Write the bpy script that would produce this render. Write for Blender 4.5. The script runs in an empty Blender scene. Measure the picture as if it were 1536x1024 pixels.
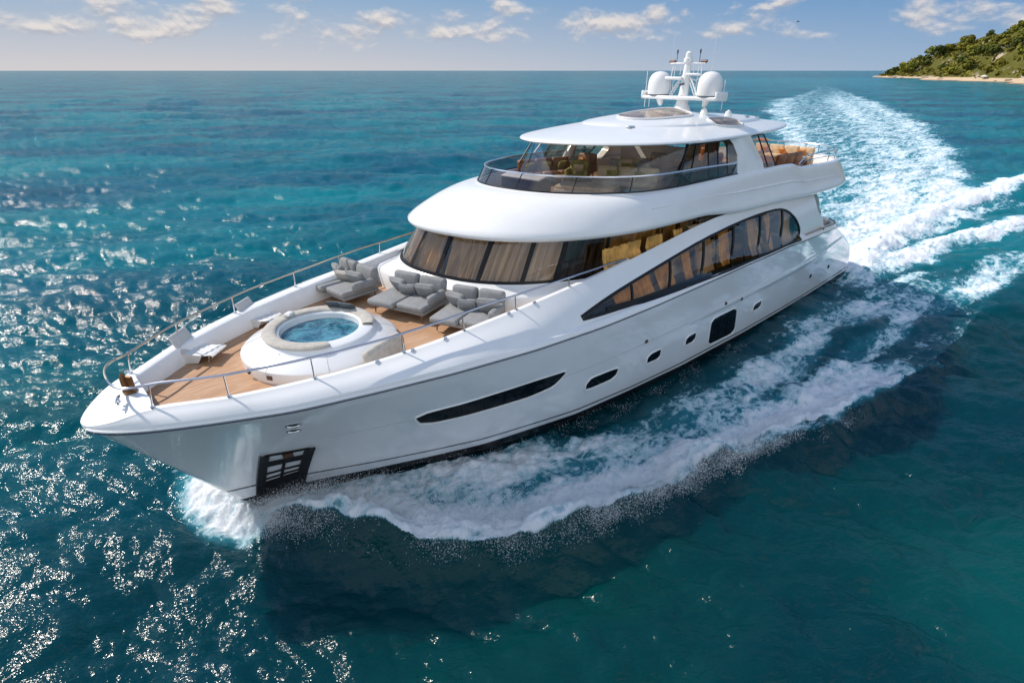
import bpy, bmesh, math, random
import numpy as np
from mathutils import Vector, Matrix
random.seed(7); RNG = np.random.default_rng(11)
SC = bpy.context.scene; COL = SC.collection
rad = math.radians
# ------------------------------------------------------------------ camera
cam_d = bpy.data.cameras.new('camera'); cam = bpy.data.objects.new('camera', cam_d); COL.objects.link(cam)
cam_d.sensor_width = 36.0; cam_d.lens = 19.903; cam_d.clip_start = 0.5; cam_d.clip_end = 90000
CAMP = Vector((39.065, 13.966, 11.0))
_R = Vector((-0.7374712, 0.67537858, 0)); _U = Vector((-0.29131765, -0.31810067, 0.90218955)); _F = Vector((-0.6093195, -0.66533881, -0.43133978))
cam.matrix_world = Matrix(((_R.x, _U.x, -_F.x, CAMP.x), (_R.y, _U.y, -_F.y, CAMP.y), (_R.z, _U.z, -_F.z, CAMP.z), (0, 0, 0, 1)))
SC.camera = cam
# ------------------------------------------------------------------ sun, sky, exposure
SUN_AZ, SUN_EL = rad(-66.0), rad(44.0)          # azimuth of the sun in world XY (from +X), elevation
SV = Vector((math.cos(SUN_AZ) * math.cos(SUN_EL), math.sin(SUN_AZ) * math.cos(SUN_EL), math.sin(SUN_EL)))
sl = bpy.data.lights.new('sun', 'SUN'); sl.energy = 4.3; sl.angle = rad(0.53); sl.color = (1.0, 0.91, 0.80)
so = bpy.data.objects.new('sun', sl); COL.objects.link(so); so.rotation_euler = SV.to_track_quat('Z', 'Y').to_euler(); so.location = (0, 0, 60)
SC.view_settings.view_transform = 'Standard'; SC.view_settings.look = 'None'
SC.view_settings.exposure = 0.05; SC.view_settings.gamma = 1.0
SC.cycles.use_denoising = True
SC.cycles.use_adaptive_sampling = False
try: SC.cycles.sampling_pattern = 'BLUE_NOISE'
except Exception: pass
SC.cycles.max_bounces = 8; SC.cycles.transparent_max_bounces = 16; SC.cycles.sample_clamp_indirect = 2.5; SC.cycles.sample_clamp_direct = 24.0; SC.cycles.blur_glossy = 1.0
SC.cycles.caustics_reflective = False; SC.cycles.caustics_refractive = False
W = bpy.data.worlds.new('World'); SC.world = W; W.use_nodes = True
wn, wl = W.node_tree.nodes, W.node_tree.links; wn.clear()
def N(nodes, typ, **kw):
    n = nodes.new(typ)
    for k, v in kw.items():
        if k == 'ins':
            for a, b in v.items(): n.inputs[a].default_value = b
        else: setattr(n, k, v)
    return n
def M_(nodes, links, op, a, b=None, c=None, clamp=False):
    n = nodes.new('ShaderNodeMath'); n.operation = op; n.use_clamp = clamp
    for i, v in enumerate((a, b, c)):
        if v is None: continue
        if isinstance(v, (int, float)): n.inputs[i].default_value = v
        else: links.new(v, n.inputs[i])
    return n.outputs[0]
def MIX(nodes, links, fac, a, b, blend='MIX'):
    n = nodes.new('ShaderNodeMix'); n.data_type = 'RGBA'; n.blend_type = blend; n.clamp_factor = True; n.clamp_result = False
    for i, v in ((0, fac), (6, a), (7, b)):
        if isinstance(v, (int, float)): n.inputs[i].default_value = v
        elif isinstance(v, tuple): n.inputs[i].default_value = (*v, 1.0)
        else: links.new(v, n.inputs[i])
    return n.outputs[2]
def RANGE(nodes, links, v, a, b, c=0.0, d=1.0, smooth=True):
    n = nodes.new('ShaderNodeMapRange'); n.interpolation_type = 'SMOOTHSTEP' if smooth else 'LINEAR'
    links.new(v, n.inputs[0])
    for i, x in zip((1, 2, 3, 4), (a, b, c, d)): n.inputs[i].default_value = x
    return n.outputs[0]
sky = N(wn, 'ShaderNodeTexSky', sky_type='NISHITA', sun_disc=False)
sky.sun_elevation = SUN_EL; sky.sun_rotation = rad(90) - SUN_AZ; sky.altitude = 0; sky.air_density = 1.0; sky.dust_density = 0.4; sky.ozone_density = 2.0
tc = N(wn, 'ShaderNodeTexCoord'); sx = N(wn, 'ShaderNodeSeparateXYZ'); wl.new(tc.outputs['Generated'], sx.inputs[0])
az = M_(wn, wl, 'ARCTAN2', sx.outputs[1], sx.outputs[0]); el = M_(wn, wl, 'ARCSINE', sx.outputs[2])
cv = N(wn, 'ShaderNodeCombineXYZ')
wl.new(M_(wn, wl, 'MULTIPLY', az, 12.5), cv.inputs[0]); wl.new(M_(wn, wl, 'MULTIPLY', el, 26.0), cv.inputs[1]); cv.inputs[2].default_value = 7.9
def cloud(vec, dz):
    n1 = N(wn, 'ShaderNodeTexNoise', ins={'Scale': 1.0, 'Detail': 9.0, 'Roughness': 0.56, 'Distortion': 0.15})
    mp = N(wn, 'ShaderNodeMapping'); mp.inputs['Location'].default_value = (0.0, dz, 0.0); wl.new(vec, mp.inputs[0]); wl.new(mp.outputs[0], n1.inputs['Vector'])
    return n1.outputs['Fac']
ca = cloud(cv.outputs[0], 0.0); cb = cloud(cv.outputs[0], 0.14)
band = M_(wn, wl, 'MULTIPLY', RANGE(wn, wl, el, 0.012, 0.050), RANGE(wn, wl, el, 0.9, 0.25))
big_ = N(wn, 'ShaderNodeTexNoise', ins={'Scale': 0.33, 'Detail': 1.0}); wl.new(cv.outputs[0], big_.inputs['Vector'])
ca2 = M_(wn, wl, 'ADD', ca, M_(wn, wl, 'MULTIPLY', M_(wn, wl, 'SUBTRACT', big_.outputs['Fac'], .5), .22))
thr = M_(wn, wl, 'ADD', ca2, M_(wn, wl, 'MULTIPLY', M_(wn, wl, 'SUBTRACT', band, 1.0), 0.22))
mask = RANGE(wn, wl, thr, 0.46, 0.66)
shade = RANGE(wn, wl, M_(wn, wl, 'SUBTRACT', ca, cb), -0.09, 0.09)          # denser above: in shade
ccol = MIX(wn, wl, shade, (4.6, 4.8, 5.5), (8.6, 8.0, 7.6))
sd = N(wn, 'ShaderNodeVectorMath', operation='DOT_PRODUCT'); wl.new(tc.outputs['Generated'], sd.inputs[0]); sd.inputs[1].default_value = (math.cos(SUN_AZ), math.sin(SUN_AZ), 0)
warm = RANGE(wn, wl, sd.outputs['Value'], -0.30, 0.95)
hcol = MIX(wn, wl, warm, (3.7, 5.0, 6.7), (7.0, 6.7, 6.8))          # low haze: blue-grey away from the sun, cream towards it
ucol = MIX(wn, wl, warm, (1.05, 3.0, 6.0), (2.2, 4.3, 6.7))
skyc = MIX(wn, wl, RANGE(wn, wl, el, 0.0, 0.125, 0.0, 1.0, False), hcol, ucol)
skyc = MIX(wn, wl, RANGE(wn, wl, el, 0.15, 0.75), skyc, MIX(wn, wl, 1.0, sky.outputs[0], (1.9, 2.0, 2.1), 'MULTIPLY'))
skyc = MIX(wn, wl, M_(wn, wl, 'MULTIPLY', mask, 0.9), skyc, ccol)
# tall bank of bright cumulus, added unseen behind the camera to fill the shaded hull
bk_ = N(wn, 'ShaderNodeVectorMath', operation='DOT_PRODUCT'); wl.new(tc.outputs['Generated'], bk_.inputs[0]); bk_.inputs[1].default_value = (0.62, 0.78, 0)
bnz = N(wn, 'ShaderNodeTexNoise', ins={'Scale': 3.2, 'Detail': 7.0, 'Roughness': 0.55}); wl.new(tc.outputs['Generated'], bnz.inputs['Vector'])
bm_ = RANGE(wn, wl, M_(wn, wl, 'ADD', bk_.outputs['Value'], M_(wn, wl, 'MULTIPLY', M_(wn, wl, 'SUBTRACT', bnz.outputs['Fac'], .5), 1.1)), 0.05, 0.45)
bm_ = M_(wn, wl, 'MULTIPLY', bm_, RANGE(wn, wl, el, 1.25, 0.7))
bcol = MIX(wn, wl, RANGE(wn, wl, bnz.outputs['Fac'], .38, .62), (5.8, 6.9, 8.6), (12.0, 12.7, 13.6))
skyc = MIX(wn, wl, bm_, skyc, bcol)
skyc = MIX(wn, wl, RANGE(wn, wl, el, -0.004, -0.02), skyc, (0.05, 0.12, 0.18))      # nothing but sea below the horizon
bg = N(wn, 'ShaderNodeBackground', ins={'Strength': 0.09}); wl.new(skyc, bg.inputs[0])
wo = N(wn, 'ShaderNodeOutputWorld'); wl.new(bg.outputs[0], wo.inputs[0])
# ------------------------------------------------------------------ helpers
def lin(t, x): 
    xs = [p[0] for p in t]; ys = [p[1] for p in t]
    return np.interp(x, xs, ys)
def smooth_tab(t, lo, hi, n=600, w=9):
    """table -> smoothly interpolated lookup"""
    t = sorted(t); xs = np.linspace(lo, hi, n); ys = np.interp(xs, [p[0] for p in t], [p[1] for p in t])
    k = np.hanning(w * 2 + 3)[1:-1]; k /= k.sum()
    pad = len(k) // 2
    e0 = 2 * ys[0] - ys[1:pad + 1][::-1]; e1 = 2 * ys[-1] - ys[-pad - 1:-1][::-1]
    ys2 = np.convolve(np.concatenate([e0, ys, e1]), k, 'valid')
    return lambda x: np.interp(x, xs, ys2)
def mesh_obj(name, verts, faces, mat=None, parent=None, smooth=True, sharp=None):
    me = bpy.data.meshes.new(name); me.from_pydata([tuple(map(float, v)) for v in verts], [], [tuple(f) for f in faces]); me.update()
    if mat: me.materials.append(mat)
    if smooth:
        me.polygons.foreach_set('use_smooth', [True] * len(me.polygons))
        if sharp is not None: me.set_sharp_from_angle(angle=rad(sharp))
    o = bpy.data.objects.new(name, me); COL.objects.link(o)
    if parent is not None: o.parent = parent
    return o
class MB:
    def __init__(s): s.v = []; s.f = []
    def add(s, vs, fs):
        b = len(s.v); s.v += [tuple(p) for p in vs]; s.f += [tuple(i + b for i in f) for f in fs]; return s
    def grid(s, rows, closed=False, flip=False):
        n = len(rows[0]); vs = [p for r in rows for p in r]; fs = []
        for i in range(len(rows) - 1):
            for j in range(n if closed else n - 1):
                a, b, c, d = i * n + j, i * n + (j + 1) % n, (i + 1) * n + (j + 1) % n, (i + 1) * n + j
                fs.append((a, d, c, b) if flip else (a, b, c, d))
        return s.add(vs, fs)
    def tube(s, pts, r, seg=8, cap=True, closed=False):
        pts = [Vector(p) for p in pts]; rows = []; n = len(pts)
        rr = r if isinstance(r, (list, tuple)) else [r] * n
        up = None
        for i, p in enumerate(pts):
            if closed: t = pts[(i + 1) % n] - pts[i - 1]
            else: t = (pts[min(i + 1, n - 1)] - pts[max(i - 1, 0)])
            if t.length < 1e-9: t = Vector((0, 0, 1))
            t.normalize()
            if up is None:
                up = Vector((0, 0, 1)) if abs(t.z) < 0.9 else Vector((1, 0, 0))
            a = t.cross(up)
            if a.length < 1e-6: a = t.cross(Vector((0, 1, 0)))
            a.normalize(); b = a.cross(t).normalized(); up = b
            rows.append([p + (a * math.cos(2 * math.pi * k / seg) + b * math.sin(2 * math.pi * k / seg)) * rr[i] for k in range(seg)])
        if closed: rows.append(rows[0])
        b0 = len(s.v); s.grid(rows, closed=True)
        if cap and not closed:
            s.f.append(tuple(b0 + k for k in range(seg))); e = b0 + (n - 1) * seg
            s.f.append(tuple(e + k for k in reversed(range(seg))))
        return s
    def lathe(s, prof, c=(0, 0, 0), seg=32, sx=1.0, sy=1.0, cap0=False, cap1=False):
        rows = [[(c[0] + r * sx * math.cos(2 * math.pi * k / seg), c[1] + r * sy * math.sin(2 * math.pi * k / seg), c[2] + z) for k in range(seg)] for r, z in prof]
        b0 = len(s.v); s.grid(rows, closed=True)
        if cap0: s.f.append(tuple(b0 + k for k in reversed(range(seg))))
        if cap1: e = b0 + (len(prof) - 1) * seg; s.f.append(tuple(e + k for k in range(seg)))
        return s
    def box(s, c, d, rz=0.0, bev=0.0, tilt=0.0, axis='Y', seg=3):
        bm = bmesh.new(); bmesh.ops.create_cube(bm, size=1.0)
        for v in bm.verts: v.co = Vector((v.co.x * d[0], v.co.y * d[1], v.co.z * d[2]))
        if bev > 0: bmesh.ops.bevel(bm, geom=list(bm.edges), offset=min(bev, min(d) * 0.49), segments=seg, profile=0.5, affect='EDGES')
        m = Matrix.Translation(Vector(c)) @ Matrix.Rotation(rz, 4, 'Z') @ Matrix.Rotation(tilt, 4, axis)
        bm.verts.index_update()
        s.add([m @ v.co for v in bm.verts], [[v.index for v in f.verts] for f in bm.faces]); bm.free(); return s
    def build(s, name, mat, parent=None, smooth=True, sharp=35): return mesh_obj(name, s.v, s.f, mat, parent, smooth, sharp)
def tag(o, label=None, cat=None, group=None, kind=None):
    if label: o['label'] = label
    if cat: o['category'] = cat
    if group: o['group'] = group
    if kind: o['kind'] = kind
    return o
def empty(name, loc, label, cat, group=None, rz=0.0):
    o = bpy.data.objects.new(name, None); COL.objects.link(o); o.location = loc; o.rotation_euler = (0, 0, rz); o.empty_display_size = 0.3
    return tag(o, label, cat, group)
# ------------------------------------------------------------------ materials
MATS = {}
def mat(name, col, rough=0.5, metal=0.0, spec=0.5, coat=0.0, bump=0.0, bscale=20.0, var=0.0, vscale=3.0, trans=0.0):
    if name in MATS: return MATS[name]
    m = bpy.data.materials.new(name); m.use_nodes = True; n, l = m.node_tree.nodes, m.node_tree.links
    p = n['Principled BSDF']; p.inputs['Base Color'].default_value = (*col, 1); p.inputs['Roughness'].default_value = rough
    p.inputs['Metallic'].default_value = metal; p.inputs['Specular IOR Level'].default_value = spec; p.inputs['Coat Weight'].default_value = coat; p.inputs['Coat Roughness'].default_value = 0.04
    t = N(n, 'ShaderNodeTexCoord')
    if var > 0:
        nz = N(n, 'ShaderNodeTexNoise', ins={'Scale': vscale, 'Detail': 5.0, 'Roughness': 0.6}); l.new(t.outputs['Object'], nz.inputs['Vector'])
        f = RANGE(n, l, nz.outputs['Fac'], 0.3, 0.7)
        c = MIX(n, l, f, tuple(x * (1 - var) for x in col), tuple(min(1, x * (1 + var)) for x in col)); l.new(c, p.inputs['Base Color'])
    if bump > 0:
        nz = N(n, 'ShaderNodeTexNoise', ins={'Scale': bscale, 'Detail': 4.0}); l.new(t.outputs['Object'], nz.inputs['Vector'])
        b = N(n, 'ShaderNodeBump', ins={'Strength': bump, 'Distance': 0.01}); l.new(nz.outputs['Fac'], b.inputs['Height']); l.new(b.outputs[0], p.inputs['Normal'])
    MATS[name] = m; return m
GEL = mat('white_gelcoat', (0.80, 0.80, 0.79), 0.22, coat=0.35, var=0.02, vscale=1.5)
GELR = mat('white_moulding', (0.78, 0.78, 0.77), 0.38, var=0.03, vscale=4)
BLACK = mat('black_frame', (0.008, 0.008, 0.010), 0.35, spec=0.25)
BLACKG = mat('black_window_glass', (0.004, 0.005, 0.007), 0.03, spec=0.10)
CHROME = mat('polished_steel', (0.75, 0.75, 0.76), 0.14, metal=1.0)
BRASS = mat('rail_bronze', (0.55, 0.44, 0.30), 0.25, metal=1.0)
GREYF = mat('grey_upholstery', (0.245, 0.25, 0.25), 0.9, bump=0.5, bscale=60, var=0.10, vscale=5)
GREYD = mat('dark_grey_fabric', (0.075, 0.085, 0.095), 0.9, bump=0.5, bscale=60, var=0.15, vscale=5)
BEIGE = mat('beige_upholstery', (0.46, 0.43, 0.38), 0.9, bump=0.6, bscale=70, var=0.12, vscale=6)
WHITEF = mat('white_canvas', (0.70, 0.69, 0.66), 0.85, bump=0.4, bscale=30, var=0.06, vscale=4)
TAN = mat('tan_curtain', (0.60, 0.45, 0.29), 0.85, var=0.10, vscale=1.2)
AMBER = mat('amber_curtain', (0.72, 0.42, 0.12), 0.8, var=0.3, vscale=2.5)
WOOD = mat('brown_wood', (0.22, 0.10, 0.04), 0.4, var=0.3, vscale=6, coat=0.2)
WOODL = mat('honey_wood', (0.42, 0.24, 0.10), 0.45, var=0.25, vscale=6)
LEATH = mat('brown_leather', (0.24, 0.10, 0.045), 0.5, var=0.3, vscale=5)
TANL = mat('tan_leather', (0.60, 0.43, 0.26), 0.6, var=0.2, vscale=5)
ORNG = mat('orange_cushion', (0.55, 0.22, 0.06), 0.8, var=0.25, vscale=6)
OLIVE = mat('olive_cushion', (0.30, 0.25, 0.06), 0.85, var=0.3, vscale=6)
DARKB = mat('dark_brown_interior', (0.05, 0.03, 0.02), 0.6, var=0.3, vscale=2)
GREYP = mat('grey_panel', (0.60, 0.57, 0.54), 0.6, var=0.08, vscale=3)
TEALF = mat('teal_fabric', (0.05, 0.24, 0.27), 0.8, var=0.2, vscale=5)
def glass_mat(name, tint, refl=1.0, dirt=0.0):
    m = bpy.data.materials.new(name); m.use_nodes = True; n, l = m.node_tree.nodes, m.node_tree.links; n.clear()
    tr = N(n, 'ShaderNodeBsdfTransparent', ins={'Color': (*tint, 1)}); gl = N(n, 'ShaderNodeBsdfGlossy', ins={'Roughness': 0.02, 'Color': (1, 1, 1, 1)})
    fw_ = N(n, 'ShaderNodeLayerWeight', ins={'Blend': 0.5}); mx = N(n, 'ShaderNodeMixShader')
    fr = M_(n, l, 'ADD', M_(n, l, 'MULTIPLY', M_(n, l, 'POWER', fw_.outputs['Facing'], 4.0), 0.8), 0.05)
    t = N(n, 'ShaderNodeTexCoord'); nz = N(n, 'ShaderNodeTexNoise', ins={'Scale': 0.9, 'Detail': 2.0}); l.new(t.outputs['Object'], nz.inputs['Vector'])
    b = N(n, 'ShaderNodeBump', ins={'Strength': 0.12, 'Distance': 0.05}); l.new(nz.outputs['Fac'], b.inputs['Height']); l.new(b.outputs[0], gl.inputs['Normal'])
    l.new(M_(n, l, 'MULTIPLY', fr, refl, clamp=True), mx.inputs[0]); l.new(tr.outputs[0], mx.inputs[1]); l.new(gl.outputs[0], mx.inputs[2])
    o = N(n, 'ShaderNodeOutputMaterial'); l.new(mx.outputs[0], o.inputs[0]); MATS[name] = m; return m
GL_BROWN = glass_mat('bronze_tinted_glass', (0.80, 0.68, 0.52), 1.2)
GL_CLEAR = glass_mat('clear_glass', (0.86, 0.92, 0.93), 1.1)
GL_SMOKE = glass_mat('smoked_glass', (0.52, 0.53, 0.56), 1.2)
GL_PILOT = glass_mat('pilothouse_glass', (0.74, 0.68, 0.60), 1.4)
# ------------------------------------------------------------------ sea
def ocean_tile(n, L, wind, amp, wdir, seed, cut_lo, cut_hi, spread=4):
    """one periodic patch of a directional wave spectrum: height and the two choppy offsets"""
    r = np.random.default_rng(seed); k1 = np.fft.fftfreq(n, L / n) * 2 * np.pi
    kx, ky = np.meshgrid(k1, k1, indexing='ij'); k = np.hypot(kx, ky); k[0, 0] = 1e-6
    Lw = wind ** 2 / 9.81
    cosf = (kx * math.cos(wdir) + ky * math.sin(wdir)) / k
    P = np.exp(-1 / (k * Lw) ** 2) / k ** 4 * (np.abs(cosf) ** spread * 0.85 + 0.15) * (1.0 - 0.6 * (cosf < 0))
    P *= np.exp(-(k * 0.03) ** 2) * (k > cut_lo) * (k < cut_hi); P[0, 0] = 0
    h = np.sqrt(P) * (r.normal(size=(n, n)) + 1j * r.normal(size=(n, n)))
    Hh = np.fft.ifft2(h).real; s = amp / Hh.std(); Hh *= s
    Dx = np.fft.ifft2(-1j * kx / k * h).real * s; Dy = np.fft.ifft2(-1j * ky / k * h).real * s
    return np.stack([Hh, Dx, Dy], -1), n, L
def sample(tile, x, y):
    A, n, L = tile; u = (x / L * n) % n; v = (y / L * n) % n
    i = u.astype(int); j = v.astype(int); fu = (u - i)[:, None]; fv = (v - j)[:, None]; i2 = (i + 1) % n; j2 = (j + 1) % n; i %= n; j %= n
    return A[i, j] * (1 - fu) * (1 - fv) + A[i2, j] * fu * (1 - fv) + A[i, j2] * (1 - fu) * fv + A[i2, j2] * fu * fv
WD = rad(-128)
T_A = ocean_tile(512, 113.0, 6.0, 0.215, WD, 3, 0.05, 3.0)
T_B = ocean_tile(512, 31.0, 3.5, 0.085, WD + 0.35, 5, 1.6, 12.0, 3)
T_C = ocean_tile(512, 11.7, 2.2, 0.024, WD - 0.3, 8, 5.0, 70.0, 3)
def polyd(x, y, pts):
    """distance to a polyline, position along it (0..1 by vertex index), and the signed side (left positive)"""
    best = np.full(x.shape, 1e9); par = np.zeros(x.shape); side = np.zeros(x.shape)
    n = len(pts) - 1
    for i in range(n):
        ax, ay = pts[i][:2]; bx, by = pts[i + 1][:2]; dx, dy = bx - ax, by - ay; L2 = dx * dx + dy * dy
        t = np.clip(((x - ax) * dx + (y - ay) * dy) / L2, 0, 1); d = np.hypot(x - ax - t * dx, y - ay - t * dy)
        m = d < best; best[m] = d[m]; par[m] = (i + t[m]); side[m] = np.sign(dx * (y - ay) - dy * (x - ax))[m]
    return best, par, side
def at(par, vals): return np.interp(par, range(len(vals)), vals)
def sstep(a, b, x): t = np.clip((x - a) / (b - a), 0, 1); return t * t * (3 - 2 * t)
def vnoise(x, y, seed=0, octv=4):
    r = np.random.default_rng(seed); out = 0; amp = 1; tot = 0
    for o in range(octv):
        g = r.random((64, 64)); ox, oy = r.random(2) * 64; u = (x * 2 ** o + ox) % 64; v = (y * 2 ** o + oy) % 64
        i = u.astype(int) % 64; j = v.astype(int) % 64; fu = u - np.floor(u); fv = v - np.floor(v); fu = fu * fu * (3 - 2 * fu); fv = fv * fv * (3 - 2 * fv); i2 = (i + 1) % 64; j2 = (j + 1) % 64
        out = out + amp * (g[i, j] * (1 - fu) * (1 - fv) + g[i2, j] * fu * (1 - fv) + g[i, j2] * (1 - fu) * fv + g[i2, j2] * fu * fv); tot += amp; amp *= 0.5
    return out / tot
BOWP = [(36.0, 0.5), (35.2, 1.6), (34.3, 3.0), (32.9, 4.95), (31.3, 6.1), (29.2, 6.8), (26.0, 7.4), (22.0, 8.3), (18.5, 9.4), (15.6, 10.0), (12.5, 10.4)]
BOWS = [(36.3, -0.2), (36.2, -1.4), (35.9, -2.6), (35.2, -4.2), (34.0, -6.0), (31.5, -8.0), (27, -10), (20, -12.5)]
QUART = [(2.5, 3.4), (-2.6, 2.9), (-11.3, 2.4), (-20.2, 2.8), (-31.3, 3.4), (-47.9, 4.8), (-70, 7)]
QUART2 = [(4.0, 4.4), (-2.8, 4.8), (-8.3, 5.6), (-21, 8.4), (-35, 12)]
WAKE = [(2, 0), (-20, -3.5), (-44, -9.5), (-71, -20), (-104, -34), (-150, -54), (-220, -84), (-300, -112), (-400, -150), (-520, -205)]
def hull_wl(x): return np.interp(x, [-1, 1, 9, 16, 21, 30, 31.5, 34.2, 36], [3.4, 3.62, 3.76, 3.76, 3.66, 2.4, 1.85, .55, 0])
def foam_fields(x, y):
    """foam amount 0..1 and extra water height of the bow waves and the wake"""
    f = np.zeros(x.shape); h = np.zeros(x.shape)
    near = (x > -90) & (x < 48) & (np.abs(y) < 30)
    X, Y = x[near], y[near]
    wob = (vnoise(X * 0.35, Y * 0.35, 4) - 0.5) * 2.6; wob2 = (vnoise(X * 0.9, Y * 0.9, 5) - 0.5) * 1.2
    F = np.zeros(X.shape); Hh = np.zeros(X.shape)
    d, p, s = polyd(X, Y + 0.35 * wob + 0.4 * wob2, BOWP)
    hw = at(p, [.3, .5, .75, .85, .85, .8, .75, .7, .65, .6, .5]); am = at(p, [.35, .9, 1.0, .9, .75, .66, .62, .60, .55, .40, .05])
    Hh += am * np.exp(-(d / hw) ** 2) * (0.35 + 1.25 * vnoise(X * .75, Y * .75, 9, 3))
    inner = s > 0   # BOWP runs aft: left of travel (towards -y) is the hull side
    sd_ = np.where(Y < np.interp(X, [q[0] for q in BOWP[::-1]], [q[1] for q in BOWP[::-1]]), d, -d)
    amp = at(p, [.9, .92, .95, .95, .92, .9, .9, .90, .88, .8, .0])
    F = np.maximum(F, amp * sstep(-0.35, 0.25, sd_ + 0.2 * wob2) * (1 - sstep(.9, 3.0, sd_ + .6 * wob)) * (X < 36.4))
    inside = (Y > hull_wl(X) - 0.3) & (sd_ > -0.2) & (X < 36)
    sheet = np.interp(X, [-5, 2, 10, 16, 21, 25, 28, 31, 36], [.10, .20, .26, .24, .30, .48, .62, .69, .74])
    gap = sstep(0.1, 1.3, Y - hull_wl(X) + .3 * wob2); gap = np.where(X > 27, np.maximum(gap, sstep(26, 29, X)), gap)
    F = np.maximum(F, np.where(inside, sheet * (0.25 + 0.75 * gap), 0))
    # streaks of the side wash that drift aft between the hull and the bow wave
    for L, am_, w0_, w1_ in (([(26, 5.4), (21, 6.0), (16, 6.2), (11.5, 6.0), (6, 6.6), (0, 8.2), (-6, 9.8)], [.50, .56, .60, .58, .52, .44, .2], .3, 1.6),
                             ([(22, 7.2), (17, 8.0), (13, 8.2), (9, 8.0), (4, 7.8), (-2, 8.8)], [.6, .56, .46, .52, .5, .2], .2, 1.2),
                             ([(13, 4.9), (8, 5.3), (3, 6.2), (-4, 7.6)], [.3, .42, .48, .2], .15, .9),
                             ([(6, 9.0), (1, 9.2), (-5, 9.6), (-11, 10.6)], [.3, .62, .62, .2], .3, 1.5)):
        d2, p2, s2 = polyd(X, Y + .55 * wob + .3 * wob2, L); F = np.maximum(F, at(p2, am_) * (1 - sstep(w0_, w1_, d2)))
    # starboard bow wave
    d, p, s = polyd(X + .3 * wob2, Y, BOWS)
    Hh += at(p, [.25, .55, .75, .75, .6, .5, .4, .2]) * np.exp(-(d / at(p, [.4, .7, .9, 1, 1, 1, 1, 1])) ** 2)
    F = np.maximum(F, at(p, [.9, 1, 1, .95, .8, .7, .5, .2]) * (1 - sstep(.5, 1.9, d + .3 * wob)))
    # quarter waves astern
    for L, a, wd_, fo in ((QUART, [.2, .55, .6, .55, .5, .4, .2], 0.95, .95), (QUART2, [.1, .4, .4, .3, .1], .9, .8)):
        d, p, s = polyd(X, Y + .5 * wob, L)
        Hh += at(p, a) * np.exp(-(d / wd_) ** 2)
        F = np.maximum(F, fo * at(p, [.6] + [1] * (len(a) - 2) + [.3]) * (1 - sstep(.3, 2.0, d + .35 * wob)))
    d, p, s = polyd(X, Y, [(1, 2.6), (-8, 1.6), (-20, 3.6), (-31, 5)])
    F = np.maximum(F, at(p, [.85, .80, .62, .3]) * (1 - sstep(1.0, 3.2, d + .5 * wob)))
    f[near] = F; h[near] = Hh
    far = (x < 6) & (x > -620)
    X, Y = x[far], y[far]
    wb = (vnoise(X * 0.08, Y * 0.08, 14) - 0.5) * 9
    d, p, s = polyd(X, Y, WAKE)
    hw = at(p, [3.5, 9.0, 11.5, 15, 19, 22, 22, 14, 7, 5]); am = at(p, [1, 1, .92, .86, .82, .80, .74, .60, .42, .25])
    dd = d / hw; ss = np.where(s > 0, dd, -dd)
    edge = 1 - sstep(.55, 1.12, dd + wb * .045)
    prof = 0.48 + 0.40 * np.exp(-((np.abs(ss) - .78) / .22) ** 2) + 0.30 * np.exp(-(ss + .25) ** 2 / .05) * at(p, [1, 1, .6, .5, .6, .8, .8, .6, .5, .3])
    f[far] = np.maximum(f[far], am * edge * np.clip(prof, 0, 1))
    h[far] += 0.14 * (vnoise(X * .5, Y * .5, 21) - .5) * edge * at(p, [1, 1, 1, 1, .8, .6, .3, 0, 0, 0]) * 2
    return f, h
# a polar sheet of water: rings close together near the yacht's bow, wide apart towards the horizon
SEAC = (CAMP.x, CAMP.y); hC = CAMP.z
dep = np.concatenate([np.linspace(rad(74), rad(53), 40)[:-1], np.linspace(math.tan(rad(27.5)), math.tan(rad(-25.4)), 690)])
dep[39:] = rad(25.5527) + np.arctan(dep[39:])
dep = dep[dep > rad(0.35)]
rr = np.concatenate([[0.4], hC / np.tan(dep), np.geomspace(hC / math.tan(rad(0.33)), 45000, 26)])
vaz = math.atan2(_F.y, _F.x)
ang = np.concatenate([np.linspace(-50, 50, 1180), np.linspace(50, 310, 150)[1:-1]]); ang = rad(1) * ang + vaz
nr, na = len(rr), len(ang)
gx = SEAC[0] + rr[:, None] * np.cos(ang)[None]; gy = SEAC[1] + rr[:, None] * np.sin(ang)[None]
fx, fy = gx.ravel(), gy.ravel(); fr_ = np.repeat(rr, na)
Ff, Fh = foam_fields(fx, fy)
ca_, sa_ = math.cos(.6), math.sin(.6)
gust = 0.75 + 0.5 * vnoise(fx * .02, fy * .02, 31, 3)
a = sample(T_A, fx, fy); b = sample(T_B, fx * ca_ - fy * sa_, fx * sa_ + fy * ca_); c = sample(T_C, fx, fy)
fb = np.clip(1.6 - fr_ / 330, 0, 1)[:, None]; fc = np.clip(1.5 - fr_ / 60, 0, 1)[:, None]; fa = np.clip(1.25 - fr_ / 3600, 0.0, 1)[:, None]
Dp = (a * fa) * gust[:, None]
Bp = b * fb * gust[:, None]
calm = 1 - 0.55 * np.clip(Ff, 0, 1)
px = fx + 0.6 * (1.4 * Dp[:, 1] + ca_ * Bp[:, 1] + sa_ * Bp[:, 2] + c[:, 1] * fc[:, 0]); py = fy + 0.6 * (1.4 * Dp[:, 2] - sa_ * Bp[:, 1] + ca_ * Bp[:, 2] + c[:, 2] * fc[:, 0])
rough = Ff * np.clip(1.4 - fr_ / 90, 0, 1)
pz = Dp[:, 0] * calm + Bp[:, 0] + c[:, 0] * fc[:, 0] + Fh + rough * ((vnoise(fx * 1.7, fy * 1.7, 41, 3) - .5) * .46 + (vnoise(fx * 5.5, fy * 5.5, 42, 3) - .5) * .20)
co = np.stack([px, py, pz], -1).astype(np.float32)
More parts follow.
